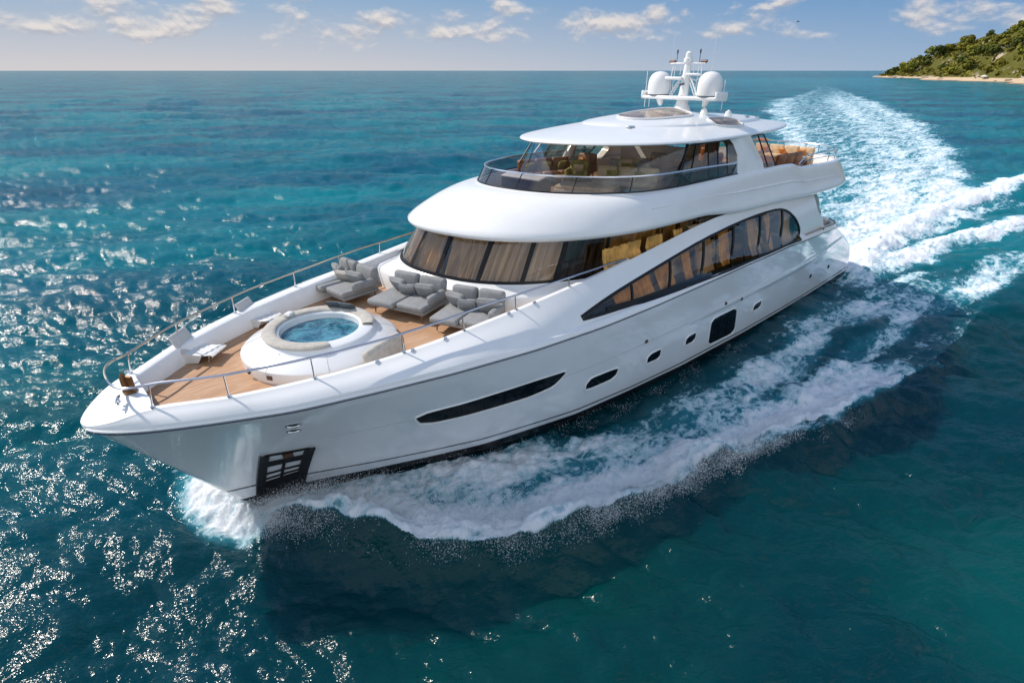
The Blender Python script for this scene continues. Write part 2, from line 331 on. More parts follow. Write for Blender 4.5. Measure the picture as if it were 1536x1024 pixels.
me = bpy.data.meshes.new('sea'); me.vertices.add(nr * na); me.vertices.foreach_set('co', co.ravel())
i0 = (np.arange(nr - 1)[:, None] * na + np.arange(na)[None]); i1 = (np.arange(nr - 1)[:, None] * na + (np.arange(na)[None] + 1) % na)
q = np.stack([i0, i0 + na, i1 + na, i1], -1).reshape(-1, 4).astype(np.int32)
me.loops.add(q.size); me.loops.foreach_set('vertex_index', q.ravel()); me.polygons.add(len(q))
me.polygons.foreach_set('loop_start', np.arange(len(q), dtype=np.int32) * 4)
try: me.polygons.foreach_set('loop_total', np.full(len(q), 4, dtype=np.int32))
except Exception: pass
me.polygons.foreach_set('use_smooth', np.ones(len(q), dtype=bool)); me.update(calc_edges=True)
at_ = me.attributes.new('foam', 'FLOAT', 'POINT'); at_.data.foreach_set('value', Ff.astype(np.float32))
sea = bpy.data.objects.new('sea', me); COL.objects.link(sea); tag(sea, kind='structure')
if me.polygons[1000].normal.z < 0: me.flip_normals()
def sea_mat():
    m = bpy.data.materials.new('sea_water'); m.use_nodes = True; n, l = m.node_tree.nodes, m.node_tree.links; n.clear()
    g = N(n, 'ShaderNodeNewGeometry'); P = g.outputs['Position']; fa_ = N(n, 'ShaderNodeAttribute', attribute_name='foam'); foam = fa_.outputs['Fac']
    def noise(scale, detail=5.0, rough=0.55, dist=0.0, mapping=None):
        z = N(n, 'ShaderNodeTexNoise', ins={'Scale': scale, 'Detail': detail, 'Roughness': rough, 'Distortion': dist})
        if mapping:
            mp = N(n, 'ShaderNodeMapping', vector_type='TEXTURE'); mp.inputs['Scale'].default_value = tuple(1 / k for k in mapping[0]); mp.inputs['Rotation'].default_value = (0, 0, mapping[1]); l.new(P, mp.inputs[0]); l.new(mp.outputs[0], z.inputs['Vector'])
        else: l.new(P, z.inputs['Vector'])
        return z.outputs['Fac']
    sp = N(n, 'ShaderNodeSeparateXYZ'); l.new(P, sp.inputs[0])
    # body colour: deep blue, teal and green patches where the bottom is shallower
    big = noise(0.02, 3.0, mapping=((2.5, 1, 1), rad(-130))); mid = noise(0.05, 4.0, mapping=((2.4, 1, 1), rad(-125)))
    deep = (0.001, 0.082, 0.130); teal = (0.001, 0.155, 0.185); green = (0.004, 0.135, 0.115)
    c = MIX(n, l, RANGE(n, l, big, 0.38, 0.62), deep, teal)
    # foreground tones: a painted dark zone first, then green shoal water
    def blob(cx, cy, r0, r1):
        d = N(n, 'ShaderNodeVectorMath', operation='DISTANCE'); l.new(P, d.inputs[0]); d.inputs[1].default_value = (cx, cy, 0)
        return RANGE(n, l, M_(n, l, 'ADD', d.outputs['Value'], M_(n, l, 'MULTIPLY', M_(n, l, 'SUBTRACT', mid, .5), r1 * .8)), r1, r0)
    c = MIX(n, l, M_(n, l, 'MULTIPLY', blob(30.0, 20.0, 18.0, 52.0), 0.95), c, (0.0005, 0.024, 0.031))  # darkness of the steep near view painted into the water colour
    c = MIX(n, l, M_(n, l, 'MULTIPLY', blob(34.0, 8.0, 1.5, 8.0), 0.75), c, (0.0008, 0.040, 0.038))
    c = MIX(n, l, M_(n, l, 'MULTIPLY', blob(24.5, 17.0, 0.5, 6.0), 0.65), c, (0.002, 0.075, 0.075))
    c = MIX(n, l, M_(n, l, 'MULTIPLY', blob(-800, -180, 150, 560), 0.55), c, (0.01, 0.20, 0.25))
    c = MIX(n, l, M_(n, l, 'MULTIPLY', RANGE(n, l, mid, 0.45, 0.75), 0.5), c, (0.001, 0.022, 0.046))
    # churned water below foam turns turquoise
    ch = RANGE(n, l, foam, 0.05, 0.6)
    c = MIX(n, l, M_(n, l, 'MULTIPLY', ch, 0.7), c, (0.022, 0.19, 0.25))
    # foam: lacy cells broken by noise, solid where there is much of it
    dv = N(n, 'ShaderNodeTexNoise', ins={'Scale': 0.9, 'Detail': 4.0}); l.new(P, dv.inputs['Vector'])
    wv = N(n, 'ShaderNodeVectorMath', operation='MULTIPLY_ADD'); l.new(dv.outputs['Color'], wv.inputs[0]); wv.inputs[1].default_value = (1.3, 1.3, 0.0); l.new(P, wv.inputs[2])
    def lace(scale, w):
        v = N(n, 'ShaderNodeTexVoronoi', feature='DISTANCE_TO_EDGE', ins={'Scale': scale}); mp = N(n, 'ShaderNodeMapping'); mp.inputs['Scale'].default_value = (0.75, 1.25, 1); l.new(wv.outputs[0], mp.inputs[0]); l.new(mp.outputs[0], v.inputs['Vector'])
        return RANGE(n, l, v.outputs['Distance'], w, 0.0)
    lc = M_(n, l, 'MAXIMUM', lace(1.1, 0.32), M_(n, l, 'MULTIPLY', lace(3.2, 0.30), 0.85))
    n1 = noise(0.55, 6.0, 0.62, 0.6, mapping=((0.45, 1.6, 1), -0.10)); n2 = noise(3.5, 5.0, 0.65)
    tex = M_(n, l, 'ADD', M_(n, l, 'MULTIPLY', RANGE(n, l, n1, .30, .70, 0, 1, False), 0.62), M_(n, l, 'MULTIPLY', RANGE(n, l, n2, .30, .70, 0, 1, False), 0.40))
    tex = M_(n, l, 'SUBTRACT', tex, M_(n, l, 'MULTIPLY', lc, 0.22))
    v = M_(n, l, 'SUBTRACT', M_(n, l, 'MULTIPLY', foam, 1.06), M_(n, l, 'ADD', tex, 0.10))
    fm = M_(n, l, 'MULTIPLY', RANGE(n, l, v, -0.10, 0.17), RANGE(n, l, foam, 0.02, 0.14))
    # sparse whitecaps and streaks of bubbles elsewhere
    cap = M_(n, l, 'MULTIPLY', RANGE(n, l, noise(0.9, 4.0, 0.6, 0.4, mapping=((1.6, .7, 1), rad(-128))), 0.70, 0.80), RANGE(n, l, sp.outputs[2], 0.16, 0.38))
    fm = M_(n, l, 'MAXIMUM', fm, M_(n, l, 'MULTIPLY', cap, 0.55))
    w = N(n, 'ShaderNodeBsdfPrincipled', ins={'Roughness': 1.0, 'Specular IOR Level': 0.0, 'Subsurface Weight': 0.7, 'Subsurface Scale': 1.0}); w.subsurface_method = 'BURLEY'; l.new(c, w.inputs['Base Color']); w.inputs['Subsurface Radius'].default_value = (0.8, 2.2, 2.6)
    b1 = noise(3.0, 2.0, 0.55, 0.3, mapping=((2.1, 1, 1), rad(-128))); b2 = noise(10.0, 2.0, 0.5, 0.2, mapping=((1.9, 1, 1), rad(-118)))
    bh = M_(n, l, 'ADD', b1, M_(n, l, 'MULTIPLY', b2, 0.46))
    bp = N(n, 'ShaderNodeBump', ins={'Strength': 0.9, 'Distance': 0.048}); l.new(bh, bp.inputs['Height'])
    gl = N(n, 'ShaderNodeBsdfGlossy', ins={'Roughness': 0.12, 'Color': (1, 1, 1, 1)}); l.new(bp.outputs[0], gl.inputs['Normal']); l.new(bp.outputs[0], w.inputs['Normal'])
    lw = N(n, 'ShaderNodeLayerWeight', ins={'Blend': 0.5}); l.new(bp.outputs[0], lw.inputs['Normal'])
    refl = M_(n, l, 'ADD', M_(n, l, 'ADD', M_(n, l, 'MULTIPLY', M_(n, l, 'POWER', lw.outputs['Facing'], 6.0), 0.22), 0.013), M_(n, l, 'MULTIPLY', M_(n, l, 'POWER', lw.outputs['Facing'], 3.0), 0.19))
    wm = N(n, 'ShaderNodeMixShader'); l.new(refl, wm.inputs[0]); l.new(w.outputs[0], wm.inputs[1]); l.new(gl.outputs[0], wm.inputs[2]); w = wm
    fo = N(n, 'ShaderNodeBsdfPrincipled', ins={'Roughness': 0.75, 'Base Color': (0.66, 0.70, 0.73, 1), 'Specular IOR Level': 0.2})
    l.new(MIX(n, l, RANGE(n, l, v, .05, .50), (.36, .56, .63), (.85, .88, .91)), fo.inputs['Base Color'])
    fb_ = N(n, 'ShaderNodeBump', ins={'Strength': 1.0, 'Distance': 0.16}); l.new(M_(n, l, 'SUBTRACT', M_(n, l, 'MULTIPLY', noise(7, 6, .7), .8), M_(n, l, 'MULTIPLY', tex, .6)), fb_.inputs['Height']); l.new(fb_.outputs[0], fo.inputs['Normal'])
    mx = N(n, 'ShaderNodeMixShader'); l.new(fm, mx.inputs[0]); l.new(w.outputs[0], mx.inputs[1]); l.new(fo.outputs[0], mx.inputs[2])
    o = N(n, 'ShaderNodeOutputMaterial'); l.new(mx.outputs[0], o.inputs[0]); return m
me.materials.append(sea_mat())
# ------------------------------------------------------------------ yacht shape functions
def SB(y): return y if y >= 0 else y * 1.16
def sbv(p): return (p[0], SB(p[1]), p[2])
def SH(x): return float(np.interp(x, [10, 24], [0, 0.30]))
def shv(p):
    """superstructure point -> world: a slight sweep of the plan plus the fuller starboard side"""
    return (p[0] - SH(p[0]) * SB(p[1]), SB(p[1]), p[2])
YK = smooth_tab([(29.4, 4.35), (27, 4.5), (24, 4.55), (20, 4.55), (16, 4.5), (12, 4.36), (8, 4.1), (5, 3.8), (0, 3.4), (31.84, 3.93), (33.74, 3.36), (35.42, 2.76), (37.12, 1.8), (38.36, .95)], -2, 38.3, 700, 12)
_y0 = float(YK(37.0)); _s0 = float(YK(36.7) - YK(37.3)) / .6
_A, _B = np.linalg.solve([[2 ** .5, 2 ** 1.5], [.5 / 2 ** .5, 1.5 * 2 ** .5]], [_y0, _s0])
def yk(x):
    if x > 37.0:   # rounded nose, tangent to the sides
        d = max(0.0, 39.0 - x); return float(_A * d ** .5 + _B * d ** 1.5)
    return float(YK(x))
ZK = smooth_tab([(39, 4.02), (38.36, 4.02), (37.1, 4.08), (35.4, 4.16), (33.7, 4.23), (31.84, 4.28), (29.4, 4.26), (26.3, 4.18), (24, 4.17), (20.8, 4.19), (17.8, 4.2), (14.1, 4.15), (8.75, 3.88), (6.3, 3.70), (3, 3.4), (0, 3.1)], -2, 39.2, 700, 14)
def zk(x): return float(ZK(x))
def xstem(z): return 36.05 + 2.95 * min(max(z, -1.5), 4.02) / 4.02 if z >= 0 else 36.05 + z * 1.3
def xaft(z): return float(np.interp(z, [-1.2, 0, .4, 1.3, 2.0, 2.7, 3.3, 3.75, 4.2], [1.0, 1.0, 1.0, 1.25, 2.0, 3.4, 4.9, 6.1, 6.6]))
YW = smooth_tab([(0, 0), (.8, .20), (1.87, .55), (2.8, .98), (4.9, 1.85), (6.5, 2.45), (10, 3.2), (15.5, 3.66), (20.4, 3.78), (27, 3.76), (35, 3.62), (38, 3.5)], -0.5, 38, 700, 8)
def hull_y(x, z):
    """half breadth of the hull at station x, height z"""
    z = min(z, zk(x)); d = max(0.0, xstem(z) - x)
    w = max(0.0, float(YW(d)))
    if z <= 0: return w * (1 + 0.28 * z)
    s = z / zk(x); xk = 39.0 - d; kk = yk(xk) if d < 6 else float(np.interp(d, [6, 14], [yk(xk), yk(min(x, 38.9))]))
    if d >= 14: kk = yk(x)
    e = float(np.interp(x, [14, 24, 34], [0.55, 0.60, 1.20]))
    y = w + (kk - w) * s ** e
    y += 0.05 * math.exp(-((z - float(np.interp(x, [0, 12, 24], [2.9, 2.62, 2.75]))) / 0.10) ** 2) * float(np.interp(x, [3, 6, 19, 24], [0.6, 1, 1, 0]))
    da = x - xaft(z)
    if da < 1.6: y *= 1 - 0.30 * (1 - max(da, 0) / 1.6) ** 2.2
    return y
def crest(x):
    """top inner edge of the bulwark / side wall: half breadth, height"""
    y = float(CRY(x)); z = float(CRZ(x))
    if x > 37.4:
        b = min(1.0, (x - 37.4) / 1.1); b = b * b * (3 - 2 * b); y = y * (1 - b) + yk(x) * .86 * b; z = z * (1 - b) + (zk(x) + .32 - .27 * max(0, (x - 38.0)) ** 1.3) * b
    return min(y, yk(x) * .97), z
CRY = smooth_tab([(38.6, .05), (38.3, .60), (37.6, 1.10), (36.4, 1.86), (35.3, 2.31), (34.2, 2.69), (32.9, 2.97), (31.6, 3.18), (29, 3.45), (27.4, 3.58), (25.9, 3.62), (21, 3.74), (18, 3.76), (13, 3.72), (10, 3.62), (8, 3.5)], 7, 38.6, 700, 6)
CRZ = smooth_tab([(38.6, 4.34), (37.4, 4.42), (36.4, 4.48), (35.3, 4.54), (34.2, 4.61), (32.9, 4.69), (31.6, 4.80), (29, 5.06), (27.4, 5.24), (25.9, 5.38), (24, 5.62), (21, 6.02), (19.6, 6.14), (18, 6.16), (15, 6.08), (11, 5.88), (8, 5.82)], 7, 38.6, 700, 10)
def sstp(a, b, x): t = min(1, max(0, (x - a) / (b - a))); return t * t * (3 - 2 * t)
def wall_pt(x, t):
    """side above the knuckle: t=0 knuckle, t=1 crest; the bow part is a rounded bulwark, the after part a tall wall"""
    y0, z0 = yk(x), zk(x); y1, z1 = crest(x); b = sstp(26.0, 33.0, x)
    # wall: shoulder then straight
    s = 0.10
    if t < s: u = t / s; wy, wz = y0 - 0.20 * (1 - math.cos(u * math.pi / 2)), z0 + 0.16 * math.sin(u * math.pi / 2)
    else:
        u = (t - s) / (1 - s); wy, wz = (y0 - 0.20) + (y1 - y0 + 0.20) * u, (z0 + 0.16) + (z1 - z0 - 0.16) * u; wy += 0.10 * math.sin(u * math.pi) * (1 - b)
    # bow: convex quarter round
    dy, dz = y0 - y1, z1 - z0
    if t < .10: u = t / .10; by, bz = y0 - .03 * u, z0 + min(.13, dz * .3) * u
    else: u = (t - .10) / .90; h0 = min(.13, dz * .3); by, bz = (y0 - .03) + (y1 - y0 + .03) * u, z0 + h0 + (dz - h0) * (u + .22 * math.sin(math.pi * u) * (1 - u))
    return wy * (1 - b) + by * b, wz * (1 - b) + bz * b
def wall_y(x, z):
    lo, hi = 0.0, 1.0
    for _ in range(26):
        m = (lo + hi) / 2
        if wall_pt(x, m)[1] < z: lo = m
        else: hi = m
    return wall_pt(x, (lo + hi) / 2)[0]
def zdeck(x): return 4.22 - 0.036 * (x - 30)
# plan rings of the superstructure
def ring(Xf, Xs, Wd, n, Xa=None, na=2.0, Xas=None, zf=lambda x: 0.0, m=28, ms=16, half=False):
    """port half from aft to front, mirrored to starboard; open aft unless Xa is given"""
    P = []
    Xas = Xas if Xas is not None else Xs
    if Xa is not None:
        for i in range(m):
            a = (i / m) * math.pi / 2; P.append((Xas - (Xas - Xa) * math.cos(a) ** (2 / na), Wd * math.sin(a) ** (2 / na)))
    for i in range(ms): P.append((Xas + (Xs - Xas) * i / ms, Wd))
    for i in range(m + 1):
        a = math.pi / 2 * (1 - i / m); P.append((Xs + (Xf - Xs) * math.cos(a) ** (2 / n), Wd * math.sin(a) ** (2 / n)))
    full = P + [(x, -y) for x, y in P[-2::-1]]
    if Xa is not None: full = full[:-1]
    return [(x, y, zf(x)) for x, y in full]
ZLIP = smooth_tab([(29, 6.36), (24, 6.40), (21.5, 6.38), (20.2, 6.25), (19, 6.12), (15, 6.02), (11, 5.84), (5, 5.84), (3, 5.84)], 2, 30, 400, 8)
ZTOP = smooth_tab([(27, 7.52), (26, 7.48), (24, 7.42), (20, 7.42), (17, 7.42), (14, 7.38), (13, 7.34), (12.2, 7.12), (8, 7.02), (4, 6.92)], 2, 30, 400, 3)
zlip = lambda x: float(ZLIP(x)); ztop = lambda x: float(ZTOP(x))
# ------------------------------------------------------------------ the yacht
YA = empty('motor_yacht', (0, 0, 0), 'long white three-deck motor yacht under way across the blue sea', 'yacht')
def hull_mat():
    m = bpy.data.materials.new('hull_paint'); m.use_nodes = True; n, l = m.node_tree.nodes, m.node_tree.links
    p = n['Principled BSDF']; p.inputs['Roughness'].default_value = 0.10; p.inputs['Coat Weight'].default_value = 0.6; p.inputs['Coat Roughness'].default_value = 0.03; p.inputs['Specular IOR Level'].default_value = 0.6
    t = N(n, 'ShaderNodeTexCoord'); s = N(n, 'ShaderNodeSeparateXYZ'); l.new(t.outputs['Object'], s.inputs[0])
    st = RANGE(n, l, s.outputs[0], 0, 36, 0.46, 0.88, False)
    d = M_(n, l, 'SUBTRACT', s.outputs[2], st)
    line = M_(n, l, 'MULTIPLY', M_(n, l, 'GREATER_THAN', d, -0.035), M_(n, l, 'LESS_THAN', d, 0.035))
    boot = M_(n, l, 'LESS_THAN', d, RANGE(n, l, s.outputs[0], 24, 36, -0.17, -0.46, False))
    nz = N(n, 'ShaderNodeTexNoise', ins={'Scale': 0.7, 'Detail': 4.0}); l.new(t.outputs['Object'], nz.inputs['Vector'])
    c = MIX(n, l, nz.outputs['Fac'], (0.75, 0.77, 0.79), (0.82, 0.83, 0.84))
    c = MIX(n, l, M_(n, l, 'MAXIMUM', line, boot), c, (0.010, 0.011, 0.014)); l.new(c, p.inputs['Base Color']); l.new(M_(n, l, 'SUBTRACT', 1.0, boot), p.inputs['Coat Weight']); l.new(M_(n, l, 'SUBTRACT', 0.55, M_(n, l, 'MULTIPLY', boot, 0.45)), p.inputs['Specular IOR Level'])
    b = N(n, 'ShaderNodeBump', ins={'Strength': 0.05, 'Distance': 0.05}); l.new(nz.outputs['Fac'], b.inputs['Height']); l.new(b.outputs[0], p.inputs['Normal'])
    return m
HULL = hull_mat()
def teak_mat():
    m = bpy.data.materials.new('teak_deck'); m.use_nodes = True; n, l = m.node_tree.nodes, m.node_tree.links
    p = n['Principled BSDF']; p.inputs['Roughness'].default_value = 0.65
    t = N(n, 'ShaderNodeTexCoord'); s = N(n, 'ShaderNodeSeparateXYZ'); l.new(t.outputs['Object'], s.inputs[0])
    y = M_(n, l, 'MULTIPLY', s.outputs[1], 1 / 0.085); f = M_(n, l, 'FRACT', M_(n, l, 'ADD', y, 50.0)); fl = M_(n, l, 'FLOOR', y)
    seam = M_(n, l, 'MAXIMUM', M_(n, l, 'LESS_THAN', f, 0.09), 0.0)
    cv = N(n, 'ShaderNodeCombineXYZ'); l.new(fl, cv.inputs[1]); l.new(M_(n, l, 'FLOOR', M_(n, l, 'ADD', M_(n, l, 'MULTIPLY', s.outputs[0], 0.45), M_(n, l, 'MULTIPLY', fl, 0.37))), cv.inputs[0])
    wn_ = N(n, 'ShaderNodeTexWhiteNoise', noise_dimensions='2D'); l.new(cv.outputs[0], wn_.inputs[0])
    mp = N(n, 'ShaderNodeMapping'); mp.inputs['Scale'].default_value = (1.2, 14, 1); l.new(t.outputs['Object'], mp.inputs[0])
    g = N(n, 'ShaderNodeTexNoise', ins={'Scale': 2.0, 'Detail': 6.0}); l.new(mp.outputs[0], g.inputs['Vector'])
    c = MIX(n, l, wn_.outputs[0], (0.42, 0.235, 0.125), (0.56, 0.345, 0.20)); c = MIX(n, l, RANGE(n, l, g.outputs['Fac'], .3, .75), c, (0.37, 0.20, 0.10))
    st = N(n, 'ShaderNodeTexNoise', ins={'Scale': 0.8, 'Detail': 4.0}); l.new(t.outputs['Object'], st.inputs['Vector'])
    c = MIX(n, l, M_(n, l, 'MULTIPLY', RANGE(n, l, st.outputs['Fac'], .45, .75), .35), c, (0.62, 0.44, 0.30))
    c = MIX(n, l, M_(n, l, 'MULTIPLY', seam, .75), c, (0.10, 0.055, 0.03)); l.new(c, p.inputs['Base Color']); return m
TEAK = teak_mat()
# hull shell: rows from keel to knuckle, both sides and the transom
zrow = [-1.2, -.6, -.25, 0, .2, .4, .6, .8, 1.0, 1.25, 1.5, 1.75, 2.0, 2.2, 2.35, 2.47, 2.57, 2.67, 2.77, 2.87, 2.97, 3.1, 3.25, 3.4, 3.55, 3.7, 3.85, 4.0]
uu = [1 - (1 - k / 30) ** 2.0 for k in range(0)] 
def ustations(n=190):
    a = []
    for i in range(n + 1):
        t = i / n; a.append(t)
    # denser near the stem (t=1) and the transom (t=0)
    return [0.5 * (t + (1 - math.cos(math.pi * t)) / 2) for t in a]
US = ustations()
def hull_side(sgn):
    rows = []
    for z in zrow + [None]:
        r = []
        for u in US:
            if z is None:
                x0, x1 = 6.45, 39.0; x = x0 + (x1 - x0) * u; zz = zk(x)
                for _ in range(3): x0 = xaft(zz); x = x0 + (x1 - x0) * u; zz = zk(x)
                y = max(hull_y(x, zz), 0) if u < 1 else 0
            else:
                x0, x1 = xaft(z), xstem(z); x = x0 + (x1 - x0) * u; zt = zk(x)
                zz = z if z < zt - 0.02 else zt - 0.02 * (4.02 - z + 0.001); zz = min(z, zt - 0.004 * (zrow.__len__() - zrow.index(z)))
                y = hull_y(x, zz) if u < 1 else 0
            r.append(sbv((x, sgn * max(y, 0), zz)))
        rows.append(r)
    return rows
mb = MB(); rp = hull_side(1); rs = hull_side(-1)
mb.grid(rp, flip=True); mb.grid(rs)
for i in range(len(rp) - 1):   # transom
    seg = 10
    A = [tuple(Vector(rp[i][0]).lerp(Vector(rs[i][0]), k / seg)) for k in range(seg + 1)]; B = [tuple(Vector(rp[i + 1][0]).lerp(Vector(rs[i + 1][0]), k / seg)) for k in range(seg + 1)]
    mb.grid([A, B])
hull = mb.build('hull', HULL, YA, sharp=60)
bm = bmesh.new(); bm.from_mesh(hull.data); bmesh.ops.remove_doubles(bm, verts=bm.verts, dist=0.002); bmesh.ops.recalc_face_normals(bm, faces=bm.faces); bm.to_mesh(hull.data); bm.free()
# rubbing strake along the knuckle
XS_K = [6.6 + (38.95 - 6.6) * (1 - (1 - i / 150) ** 1.4) for i in range(151)]
for sgn in (1, -1):
    pts = [sbv((x, sgn * (yk(x) + 0.005), zk(x) + 0.01)) for x in XS_K]
    MB().tube(pts, 0.024, 6).build('rubbing_strake', GEL, hull)
    pts = [sbv((x, sgn * (yk(x) + 0.004), zk(x) - 0.055)) for x in XS_K]
    MB().tube(pts, 0.014, 6).build('navy_stripe', mat('navy_line', (0.02, 0.03, 0.07), 0.3), hull)
# side wall / bulwark with the saloon window cut out
SAL = [(27.59, 4.52), (26.65, 4.70), (25.57, 4.87), (24.66, 5.0), (22.69, 5.28), (20.73, 5.56), (18.36, 5.74), (16.22, 5.78), (14.5, 5.72), (13.68, 5.52), (12.95, 5.08), (12.45, 4.55), (12.5, 4.20), (12.9, 4.13), (14.54, 4.15), (16.82, 4.22), (19.07, 4.28), (21.35, 4.32), (23.07, 4.34), (25.02, 4.38), (26.51, 4.45)]
def inpoly(x, z, P):
    c = False; n = len(P); j = n - 1
    for i in range(n):
        if (P[i][1] > z) != (P[j][1] > z) and x < (P[j][0] - P[i][0]) * (z - P[i][1]) / (P[j][1] - P[i][1]) + P[i][0]: c = not c
        j = i
    return c
XW = [8.9 + (38.0 - 8.9) * i / 500 for i in range(500)] + [38.0 + (1 - (1 - i / 24) ** 2) * 1.0 for i in range(25)]
TW = [0, .02, .05, .08, .1] + [.1 + .9 * i / 40 for i in range(1, 41)]
def wall_end(z): return float(np.interp(z, [3.9, 4.6, 5.0, 5.8], [8.9, 9.5, 10.2, 10.5]))
for sgn in (1, -1):
    vs, fs = [], []; n = len(TW); pos = []
    for x in XW:
        for t in TW:
            y, z = wall_pt(x, t); xx = max(x, wall_end(z)) if x < 11 else x
            pos.append((xx, z)); vs.append(sbv((xx, sgn * y, z)))
    for i in range(len(XW) - 1):
        for j in range(n - 1):
            q = (i * n + j, i * n + j + 1, (i + 1) * n + j + 1, (i + 1) * n + j)
            cx = sum(pos[k][0] for k in q) / 4; cz = sum(pos[k][1] for k in q) / 4
            if 12 < cx < 27.3 and inpoly(cx, cz, SAL): continue
            fs.append(q if sgn > 0 else q[::-1])
    mesh_obj('side_bulwark', vs, fs, GEL, hull, sharp=50)
# bulwark cap and inner face around the foredeck, aft to the pilothouse corner
XB = [24.5 + (38.05 - 24.5) * (1 - (1 - i / 120) ** 1.5) for i in range(121)]
for sgn in (1, -1):
    R = [[], [], [], [], []]
    for x in XB:
        y, z = crest(x); w = min(0.16 if sgn > 0 else .34, y * 0.5); yi = max(0.0, y - w); zd = zdeck(x) - 0.03
        for k, (a, b) in enumerate(((y, z), (y - w * .25, z + .012), (yi + w * .2, z + .008), (yi, z - .03), (max(0.0, yi - 0.06), zd))): R[k].append(sbv((x, sgn * a, b)))
    MB().grid(R, flip=sgn < 0).build('inner_bulwark', GELR, hull, sharp=60)
# the solid nose of the bow in front of the deck well
nose = []
for x in [37.7 + 1.3 * (1 - (1 - i / 24) ** 2) for i in range(25)]:
    y, z = crest(x); y = max(y, 0.0)
    nose.append([sbv((x, y * k / 5, z + 0.012 * (abs(k) < 5) + 0.02 * (1 - (k / 5) ** 2))) for k in range(-5, 6)])
MB().grid(nose).build('bow_platform', GELR, hull)
# teak foredeck
rows = []
for i in range(61):
    x = 24.0 + (37.9 - 24.0) * i / 60; y = max(0.02, crest(x)[0] - 0.17)
    rows.append([sbv((x, y * k / 8, zdeck(x))) for k in range(-8, 9)])
MB().grid(rows).build('teak_foredeck', TEAK, YA, smooth=False)
# hull windows: dark glass with a white rim, on both sides
def smooth_poly(P, n=4, it=2, cut=.22):
    P = [Vector((p[0], p[1])) for p in P]
    for _ in range(it):
        Q = []
        for i in range(len(P)):
            a, b = P[i], P[(i + 1) % len(P)]; Q += [a.lerp(b, cut), a.lerp(b, 1 - cut)]
        P = Q
    return [(p.x, p.y) for p in P]
def hull_patch(P, fn, off, dens=0.12):
    """a filled patch lying on the hull surface"""
    xs = [p[0] for p in P]; cx, cz = sum(xs) / len(P), sum(p[1] for p in P) / len(P)
    bm = bmesh.new(); vs = [bm.verts.new((x, 0, z)) for x, z in P]; bm.faces.new(vs)
    bmesh.ops.triangulate(bm, faces=bm.faces[:]); 
    bmesh.ops.subdivide_edges(bm, edges=bm.edges[:], cuts=2, use_grid_fill=True)
    bmesh.ops.subdivide_edges(bm, edges=[e for e in bm.edges if e.calc_length() > dens * 2], cuts=2, use_grid_fill=True)
    bmesh.ops.triangulate(bm, faces=bm.faces[:]); bm.verts.index_update()
    V = [(v.co.x, fn(v.co.x, v.co.z) + off, v.co.z) for v in bm.verts]; Fc = [[v.index for v in f.verts] for f in bm.faces]; bm.free(); return V, Fc
def hull_window(name, P, rim=0.025, it=2, gm=None):
    P = smooth_poly(P, it=it, cut=.13)
    for sgn in (1, -1):
        V, Fc = hull_patch(P, hull_y, 0.012); V = [sbv((x, sgn * y, z)) for x, y, z in V]
        w = mesh_obj(name, V, Fc, gm or BLACKG, hull, smooth=True)
        bm = bmesh.new(); bm.from_mesh(w.data); bmesh.ops.recalc_face_normals(bm, faces=bm.faces); bm.to_mesh(w.data); bm.free()
        cx = sum(p[0] for p in P) / len(P); cz = sum(p[1] for p in P) / len(P)
        pts = [sbv((x + (x - cx) * .012 + .02 * np.sign(x - cx), sgn * (hull_y(x, z) + 0.012), z + .03 * np.sign(z - cz) * (abs(z - cz) > .06))) for x, z in P]
        MB().tube(pts, rim, 6, closed=True).build('window_rim', GEL, hull)
hull_window('hull_window', [(32.42, 2.72), (32.25, 2.46), (31.85, 2.34), (31.02, 2.33), (29.91, 2.33), (28.96, 2.34), (28.2, 2.48), (27.80, 2.92), (28.9, 2.97), (30.09, 2.93), (31.18, 2.9), (32.1, 2.86)], it=1)
hull_window('hull_window', [(26.62, 1.72), (26.66, 1.93), (26.5, 2.14), (25.5, 2.11), (25.24, 2.05), (25.24, 1.82), (25.44, 1.68), (26.3, 1.67)], it=1)
hull_window('hull_window', [(23.62, 1.69), (23.68, 1.92), (23.5, 2.06), (22.97, 2.06), (22.88, 1.78), (23.0, 1.66)], it=1)
hull_window('hull_window', [(21.25, 1.64), (21.32, 1.9), (21.15, 2.01), (20.69, 2.02), (20.62, 1.76), (20.74, 1.64)], it=1)
hull_window('hull_window', [(19.22, 0.94), (19.66, 2.1), (19.48, 2.27), (17.72, 2.24), (17.15, 1.04), (17.35, 0.86)], it=1)
hull_window('hull_window', [(15.88, 1.54), (15.97, 1.78), (15.8, 1.87), (15.28, 1.88), (15.18, 1.62), (15.35, 1.54)], it=1)
for x0 in (18.7, 18.05):   # mullions of the big square hull window
    MB().tube([(x0 + .35 * k / 5 - .15, hull_y(x0, 1.0 + 1.15 * k / 5) + 0.02, 1.0 + 1.15 * k / 5) for k in range(6)], 0.02, 5).build('window_mullion', BLACK, hull)
for x, z in ((9.44, 1.61), (6.6, 1.43)):
    MB().tube([(x, hull_y(x, z) - .02, z), (x, hull_y(x, z) + .03, z)], 0.10, 14).build('porthole', BLACKG, hull)
for x, z, s in ((35.35, 3.54, 1), (35.31, 3.28, .9)):   # fairlead openings on the bow flare
    pts = [(x + .15 * s * math.cos(a), z + .07 * s * math.sin(a)) for a in [k * 2 * math.pi / 16 for k in range(16)]]
    V, Fc = hull_patch(pts, hull_y, 0.015); mesh_obj('fairlead', V, Fc, BLACKG, hull)
    MB().tube([(px_, hull_y(px_, pz_) + .015, pz_) for px_, pz_ in pts], 0.02, 6, closed=True).build('fairlead_rim', CHROME, hull)
